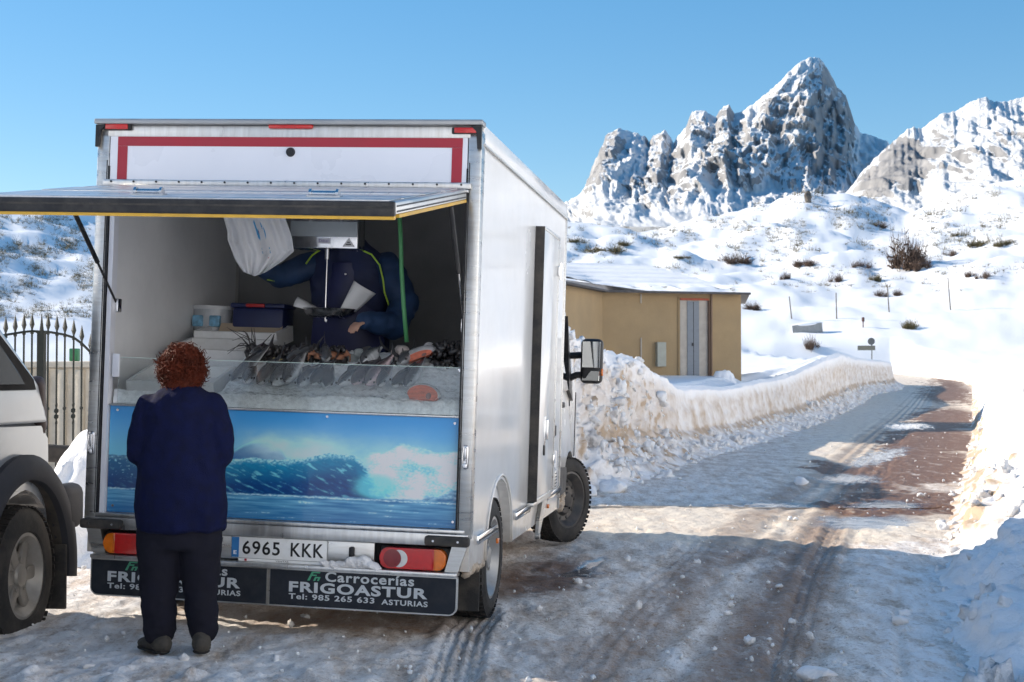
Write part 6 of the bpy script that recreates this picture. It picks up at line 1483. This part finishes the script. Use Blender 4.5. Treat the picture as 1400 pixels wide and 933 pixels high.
o = box('oblong', (0, 0, 0), (0.9, 0.16, 0.14), plain('dark_oblong', (0.045, 0.038, 0.032), rough=0.9, var=0.4, scale=12, bump=0.6, bscale=30), None, 0.05, seg=3); o.location = (-3.75, 11.45, 0.78); o.rotation_euler = (0, R(4), R(12)); tag(o, 'dark log lying in the snow at the foot of the fence', 'oblong')  # dark rounded box sunk in the snow

# ================================================================== small hut behind the snow bank
M_tan = plain('tan_render', (0.34, 0.245, 0.135), rough=0.9, var=0.10, scale=1.6, bump=0.35, bscale=22, dirt=(0.26, 0.185, 0.10), dirt_amt=0.35, dirt_scale=1.4)
M_roofs = snow_mat('roof_snow', 0.25, dirtc=(0.55, 0.55, 0.57), bscale=3.0, bstr=0.5, coarse=1.2)
HUT = empty('hut', (0, 0, 0)); tag(HUT, 'small tan hut with a narrow grey door and snowy hipped roof', 'hut')
def build_hut():
    Zb = 0.9; A = at(775, 389, 35.9); Bp = at(824, 398.5, 38.9); Cp = at(1013, 402, 40.0)
    A0 = A + (A - Bp) * 1.0; ez = Cp.z; back = 5.5
    D = Vector((Cp.x + 0.8, Cp.y + back, 0)); E_ = Vector((A0.x - 4.0, A0.y + 9.0, 0))
    plan = [A0, Bp, Cp, D, E_]
    bm = B(); lo = [bm.verts.new((p.x, p.y, Zb)) for p in plan]; hi = [bm.verts.new((p.x, p.y, ez - 0.02)) for p in plan]; n = len(plan)
    for k in range(n): bm.faces.new((lo[k], lo[(k + 1) % n], hi[(k + 1) % n], hi[k]))
    fin('walls', bm, M_tan, HUT)
    # roof with overhang; ridge seen at y=361..364
    def out(p, dx, dy): return Vector((p.x + dx, p.y + dy, ez))
    R0 = at(640, 357, 42.0); R1 = at(884, 364, 43.2); R0.z = R1.z
    e = [out(A0, 0.20, -0.25), out(Bp, 0.12, -0.30), out(Cp, 0.22, -0.28), out(D, 0.25, 0.2), out(E_, -0.2, 0.25)]
    bm = B(); th = 0.07
    ev = [bm.verts.new(p) for p in e]; dn = Vector((0, 0, -0.75)); r0 = bm.verts.new(R0 + dn); r1 = bm.verts.new(R1 + dn)
    bm.faces.new((ev[0], ev[1], r1, r0)); bm.faces.new((ev[1], ev[2], r1)); bm.faces.new((ev[2], ev[3], r1)); bm.faces.new((ev[3], ev[4], r0, r1)); bm.faces.new((ev[4], ev[0], r0))
    bm.faces.new(list(reversed(ev)))
    rf_ = fin('roof', bm, plain('fibre_cement', (0.30, 0.29, 0.29), rough=0.85, var=0.15, scale=4), HUT)
    # snow blanket: thicker at the eaves, thin higher up
    bm = B(); N = 44
    def lerp(a, b_, t): return a.lerp(b_, t)
    M_ = 36
    up = [[None] * (N + 1) for _ in range(M_ + 1)]
    eave = []; rid = []
    for i in range(N + 1):
        t = i / N
        if t < 0.35: ea = lerp(e[0], e[1], t / 0.35); ri = lerp(R0, R1, min(1, t / 0.62))
        else: ea = lerp(e[1], e[2], (t - 0.35) / 0.65); ri = lerp(R0, R1, min(1, t / 0.62))
        eave.append(ea); rid.append(ri)
    V = []
    for j in range(M_ + 1):
        s = j / M_
        for i in range(N + 1):
            p = eave[i].lerp(rid[i], 0.01 + 0.98 * s); bulge = 0.09 * math.exp(-((s - 0.06) / 0.10) ** 2) * (1 + 0.6 * math.sin(i * 1.1) * math.sin(i * 0.37)) + 0.03 + 0.035 * (j % 6 == 0)
            V.append((p.x, p.y - 0.04 * (1 - s), p.z + bulge))
    mesh_np('roof_snow', V, grid_faces(M_ + 1, N + 1), M_roofs, rf_)
    bm = B(); bm_tube(bm, [p + Vector((0, -0.02, -0.01)) for p in e[:3]], 0.035, 6); fin('eaves_board', bm, plain('eaves_dark', (0.09, 0.085, 0.085), rough=0.8, var=0.3), rf_)
    # door and fittings on the front wall Bp-Cp
    d = (Cp - Bp); d.z = 0; L = d.length; d.normalize(); nrm = Vector((d.y, -d.x, 0)); ang = math.atan2(d.y, d.x)
    def on(px): 
        k = (px - 700) / FPX; t = (k * Bp.y - Bp.x) / (d.x - k * d.y); return t
    def wallbox(name, px0, px1, z0, z1, dep, mat, parent, off=0.0, bev=0.0):
        t0, t1 = on(px0), on(px1); c = Bp + d * ((t0 + t1) / 2) + nrm * (off + dep / 2); bm = B(); bm_box(bm, (0, 0, 0), (t1 - t0, dep, z1 - z0), bev=bev); o = fin(name, bm, mat, None); mw = Matrix.Translation((c.x, c.y, (z0 + z1) / 2)) @ Matrix.Rotation(ang, 4, 'Z')
        o.parent = parent; pm = parent.get('mw'); 
        o.matrix_basis = (Matrix([pm[i * 4:i * 4 + 4] for i in range(4)]).inverted() @ mw) if pm is not None else mw
        o['mw'] = [v for row in mw for v in row]; return o
    zt = 1.4 + (514 - 411) / FPX * 39.6; zb = 1.25
    M_dgrey = plain('grey_door', (0.17, 0.195, 0.225), rough=0.55, var=0.1, scale=4, stretch=(1, 1, 6)); M_frame = plain('pale_door_panel', (0.40, 0.36, 0.31), rough=0.7, var=0.12, scale=5); M_rust = plain('red_lintel', (0.30, 0.07, 0.035), rough=0.7, var=0.2)
    dr = wallbox('door', 929.5, 967, zb, zt, 0.03, M_frame, HUT)
    wallbox('door_leaf', 939, 947, zb, zt - 0.02, 0.03, M_dgrey, dr, 0.02); wallbox('door_leaf', 947.6, 955, zb, zt - 0.02, 0.03, M_dgrey, dr, 0.02)
    wallbox('door_gap', 946.9, 947.8, zb, zt - 0.03, 0.004, M_black, dr, 0.047); wallbox('door_lintel', 929, 968, zt, zt + 0.06, 0.07, M_rust, dr); wallbox('door_jamb', 967, 969.5, zb, zt, 0.10, plain('jamb_brown', (0.10, 0.06, 0.04), rough=0.8), dr)
    wallbox('door_handle', 945, 946.4, zb + 0.98, zb + 1.06, 0.03, M_black, dr, 0.05)
    wallbox('corner_strip', 927, 929, zb, zt + 0.10, 0.035, M_tan, HUT); wallbox('downpipe', 971.5, 973.2, zb, ez - 0.03, 0.06, plain('brown_pipe', (0.20, 0.13, 0.085), rough=0.6), HUT)
    mb = wallbox('meter_box', 896, 908, 1.4 + (514 - 494) / FPX * 39.2 - 0.15, 1.4 + (514 - 468) / FPX * 39.2, 0.16, plain('meter_box', (0.34, 0.35, 0.30), rough=0.6), HUT, bev=0.01)
    wallbox('wall_strip', 875.5, 877, 1.2, 1.4 + (514 - 462) / FPX * 39.2, 0.03, M_frame, HUT); wallbox('wall_strip', 875.5, 877, 3.4, ez - 0.05, 0.03, M_frame, HUT)
build_hut()
mound('snow_pile', 'small heap of snow at the threshold of the hut door', 5.75, 38.6, 0.8, 0.5, 1.62, 830)

# ================================================================== hillside plants, poles and sign
M_twig = plain('bare_twigs', (0.115, 0.075, 0.055), rough=0.9, var=0.35, scale=0.6); M_twig2 = plain('dry_olive_twigs', (0.15, 0.125, 0.06), rough=0.9, var=0.35, scale=0.6)
def shrub_mesh(seed, n=150, spread=1.0, flat=0.75, core=6):
    q = np.random.RandomState(seed); Vs = []; Fs = []; k = 0
    for i in range(n):
        if i % max(1, n // core) == 0: cx_, cy_, cs_ = q.uniform(-0.62, 0.62) * spread, q.uniform(-0.5, 0.5) * spread, q.uniform(0.45, 1.0)
        a = q.uniform(0, 2 * math.pi); r0 = q.uniform(0, 0.16) * spread; el = q.uniform(0.45, 1.5); L = q.uniform(0.3, 1.0) * cs_ * 0.75
        p = np.array([cx_ + r0 * math.cos(a), cy_ + r0 * math.sin(a), 0.0]); a2 = a + q.uniform(-0.7, 0.7)
        d = np.array([math.cos(el) * math.cos(a2) * spread, math.cos(el) * math.sin(a2) * spread, math.sin(el) * flat])
        rad = q.uniform(0.009, 0.020); prev = None
        for s in range(4):
            w = rad * (1 - s * 0.24); c = p + d * L * s / 3 + q.normal(0, 0.055, 3) * (s > 0)
            u = np.array([-math.sin(a2), math.cos(a2), 0]) ; v_ = np.cross(d / np.linalg.norm(d), u)
            ring = [c + u * w, c - u * w * 0.5 + v_ * w * 0.87, c - u * w * 0.5 - v_ * w * 0.87]; Vs += ring
            if prev is not None:
                for t in range(3): Fs.append((prev + t, prev + (t + 1) % 3, k + (t + 1) % 3, k + t))
            prev = k; k += 3
    return np.array(Vs), np.array(Fs)
def me_of(name, V, F_, mat):
    o = mesh_np(name, V, F_, mat, smooth=False); me = o.data; bpy.data.objects.remove(o); return me
SH = [me_of('shrub_twigs', *shrub_mesh(900 + i, 480 if i < 2 else 260, 1.0, 0.85 if i % 2 == 0 else 0.55), M_twig if i % 3 else M_twig2) for i in range(5)]
from mathutils.bvhtree import BVHTree
_t = bpy.data.objects['snowy_terrain']; _co = np.empty(len(_t.data.vertices) * 3); _t.data.vertices.foreach_get('co', _co)
def hill_hit(px, py):
    d = (at(px, py, 10) - CAM).normalized(); ok, loc_, nn, i = _t.ray_cast(CAM + d * 60, d)
    return loc_ if ok else None
def shrub(px, py, wpx, label, k, hs=1.0):
    p = hill_hit(px, py)
    if p is None: return
    s = wpx / 2 / FPX * p.y / 0.95
    r = empty('shrub', p - Vector((0, 0, 0.12 * s))); r.rotation_euler = (0, 0, px * 0.7); r.scale = (s, s, s * hs * 2.2)
    tag(r, label, 'shrub', 'bare shrubs on the snowy hillside')
    o = bpy.data.objects.new('twigs', SH[k % 5]); col.objects.link(o); o.parent = r
bpy.context.view_layer.update()
for i, (px, py, w, lb, k, hs) in enumerate([
    (1240, 364, 62, 'largest reddish brown shrub in the middle of the slope below the crag', 1, 2.0), (1262, 368, 30, 'reddish shrub grown into the right side of the largest one', 1, 1.6),
    (1026, 424, 30, 'round bare shrub just right of the hut roof', 1, 1.1), (1113, 476, 32, 'brown shrub above the snow bank left of the round sign', 4, 1.0), (1240, 449, 36, 'low spreading shrub alone in the field right of the sign', 0, 0.8),
    (1342, 334, 56, 'olive shrub in a row on the upper right slope', 3, 0.6), (1378, 335, 40, 'smaller olive shrub at the right end of the row', 0, 0.6), (1312, 322, 30, 'olive shrub at the left end of the upper right row', 3, 0.6),
    (1103, 362, 40, 'grey brown shrub right of the hut half way up the slope', 1, 0.7), (1072, 382, 22, 'small dark shrub above the leftmost snow pole', 4, 0.9), (1145, 385, 26, 'small bare shrub beneath the middle of the slope', 2, 0.9),
    (1198, 385, 26, 'small forked shrub left of the third snow pole', 0, 1.0), (1176, 365, 34, 'greyish shrub left of the largest reddish one', 2, 0.6), (830, 342, 70, 'long olive scrub patch above the hut roof', 3, 0.4), (850, 334, 40, 'dense olive scrub at the top of the long patch', 3, 0.5), (792, 330, 42, 'olive scrub beside the truck roof corner', 3, 0.5),
    (1000, 358, 60, 'loose shrub behind the right end of the hut roof', 1, 0.6), (930, 352, 34, 'low green scrub above the hut ridge', 3, 0.4), (1200, 310, 34, 'dark shrub on the crest below the crag', 1, 0.7), (1345, 380, 26, 'small round shrub right of the rightmost snow pole', 2, 0.8), (1328, 378, 22, 'tiny shrub beside the rightmost snow pole', 4, 0.8), (1205, 405, 24, 'small shrub between the second and third snow poles', 2, 0.8), (1230, 404, 22, 'small shrub just right of the third snow pole', 4, 0.8), (1300, 350, 24, 'small shrub on the right of the big shrub\'s shadow', 2, 0.8)]):
    shrub(px, py, w, lb, k, hs)
# thin scrub and grass tips over the slopes: uncountable
q = np.random.RandomState(31); Vs = []; Fs = []; k = 0; V0, F0 = shrub_mesh(990, 18, 1.0, 0.7, 3)
NP = 8000; pxs = np.where(q.rand(NP) < 0.68, q.uniform(775, 1400, NP), q.uniform(-20, 135, NP)); pys = np.where(pxs > 700, q.uniform(255, 400, NP), q.uniform(295, 435, NP))
keep = (noise(pxs / 55.0, pys / 26.0, seed=44) + q.uniform(-0.25, 0.25, NP) > 0) & ((pxs < 700) | (q.rand(NP) < np.interp(pys, [255, 300, 350, 400], [0.5, 1, 0.5, 0.15])))
for px, py in zip(pxs[keep], pys[keep]):
    p = hill_hit(px, py)
    if p is None: continue
    s = q.gamma(1.6, 0.50) * (p.y / 220) + 0.22
    a = q.uniform(0, 6.28); c_, s_ = math.cos(a), math.sin(a); W = V0 @ np.array([[c_, s_, 0], [-s_, c_, 0], [0, 0, 1]]) * np.array([s, s, s * q.uniform(0.7, 1.3)]); Vs.append(W + np.array(p) - np.array((0, 0, 0.05))); Fs.append(F0 + k); k += len(V0)
o = mesh_np('hill_scrub', np.concatenate(Vs), np.concatenate(Fs), M_twig2, smooth=False); tag(o, 'thin brown scrub poking through the snow all over the slopes', 'scrub', kind='stuff')
# snow poles
M_pole = plain('weathered_pole', (0.20, 0.18, 0.16), rough=0.8, var=0.3, scale=2)
for (x0, t0, x1, b0, lb) in ((1079, 406, 1083, 436, 'leftmost of four thin snow poles in the field'), (1143, 401, 1144, 436, 'second thin snow pole from the left in the field'), (1213, 390, 1216, 427, 'third thin snow pole, below the largest shrub'), (1296, 380, 1300, 424, 'rightmost and tallest thin snow pole in the field')):
    b_ = hill_hit(x1, b0); t = at(x0, t0, b_.y)
    bm = B(); bm_cyl(bm, b_ - Vector((0, 0, 0.5)), t, 0.075, 0.055, 8); bm_cyl(bm, t, t + Vector((0, 0, 0.05)), 0.06, 0.02, 8); fin('snow_pole', bm, M_pole, None, 40); tag(bpy.data.objects[col.objects[-1].name], lb, 'pole', 'snow poles in the field')
bm = B(); b_ = hill_hit(1180, 448); t = at(1180, 434, b_.y); bm_cyl(bm, b_ - Vector((0, 0, 0.3)), t, 0.06, 0.06, 8); bm_cyl(bm, t - Vector((0, 0, 0.42)), t, 0.14, 0.14, 8); tag(fin('marker_post', bm, plain('marker_red', (0.12, 0.06, 0.05), rough=0.7), None, 40), 'short marker post with a dark top behind the round sign', 'post')
# road sign seen from behind
def sign():
    p = at(1191, 480, 104.0); g = float(terr(np.array([p.x]), np.array([p.y]))[0])
    S = empty('road_sign', (p.x, p.y, g)); tag(S, 'round road sign with a board below, seen from its dark back', 'sign')
    M_sb = plain('sign_back', (0.075, 0.088, 0.092), rough=0.5, var=0.1)
    zc = at(1191, 467, 104.0).z - g; zp = at(1184, 476, 104.0).z - g
    bm = B(); bm_cyl(bm, (0.05, 0, -0.3), (0.05, 0, zc + 0.2), 0.04, n=8); fin('sign_post', bm, M_sb, S, 40)
    bm = B(); bm_cyl(bm, (0, -0.05, zc), (0, -0.10, zc), 0.25, n=28); bm_ring(bm, [(-0.115, 0.25), (-0.05, 0.26)], 28, 'y', False) ; fin('sign_disc', bm, M_sb, S, 40) if False else None
    bm.free(); bm = B(); bm_cyl(bm, (0, -0.05, zc), (0, -0.09, zc), 0.26, n=28); fin('sign_disc', bm, M_sb, S, 40)
    bm = B(); bm_box(bm, (-0.36, -0.06, zp), (1.28, 0.04, 0.34)); fin('sign_board', bm, plain('sign_board_back', (0.13, 0.135, 0.11), rough=0.6), S)
sign()
# concrete trough under snow
p = hill_hit(1104, 454); TRG = empty('stone_trough', p); tag(TRG, 'grey concrete trough capped with snow right of the hut', 'trough')
w_ = 40 / FPX * p.y
bm = B(); bm_box(bm, (0, 0, 0.30), (w_, 0.8, 0.9), rot=(0, R(-5), R(-14)), bev=0.02); fin('trough_body', bm, plain('grey_concrete', (0.30, 0.30, 0.29), rough=0.9, var=0.15, scale=3), TRG)
bm = B(); bm_ell(bm, (0, 0, 0.72), (w_ * 0.54, 0.5, 0.22), 3, (0, R(-5), R(-14))); fin('snow_cap', bm, M_roofs, TRG, True)
# boulder on the crest
b_ = hill_hit(1105, 277) or at(1105, 277, 290)
bm = B(); bm_ell(bm, (0, 0, 0.8), (0.6, 0.55, 1.5), 3); o = blob('standing_rock', bm, plain('dark_rock', (0.14, 0.12, 0.10), rough=0.9, var=0.35, scale=0.8), None, 0.12, 1, wr=0.35, wscale=0.9, seed=5); o.location = b_; tag(o, 'dark upright boulder alone on the crest below the main peak', 'boulder')
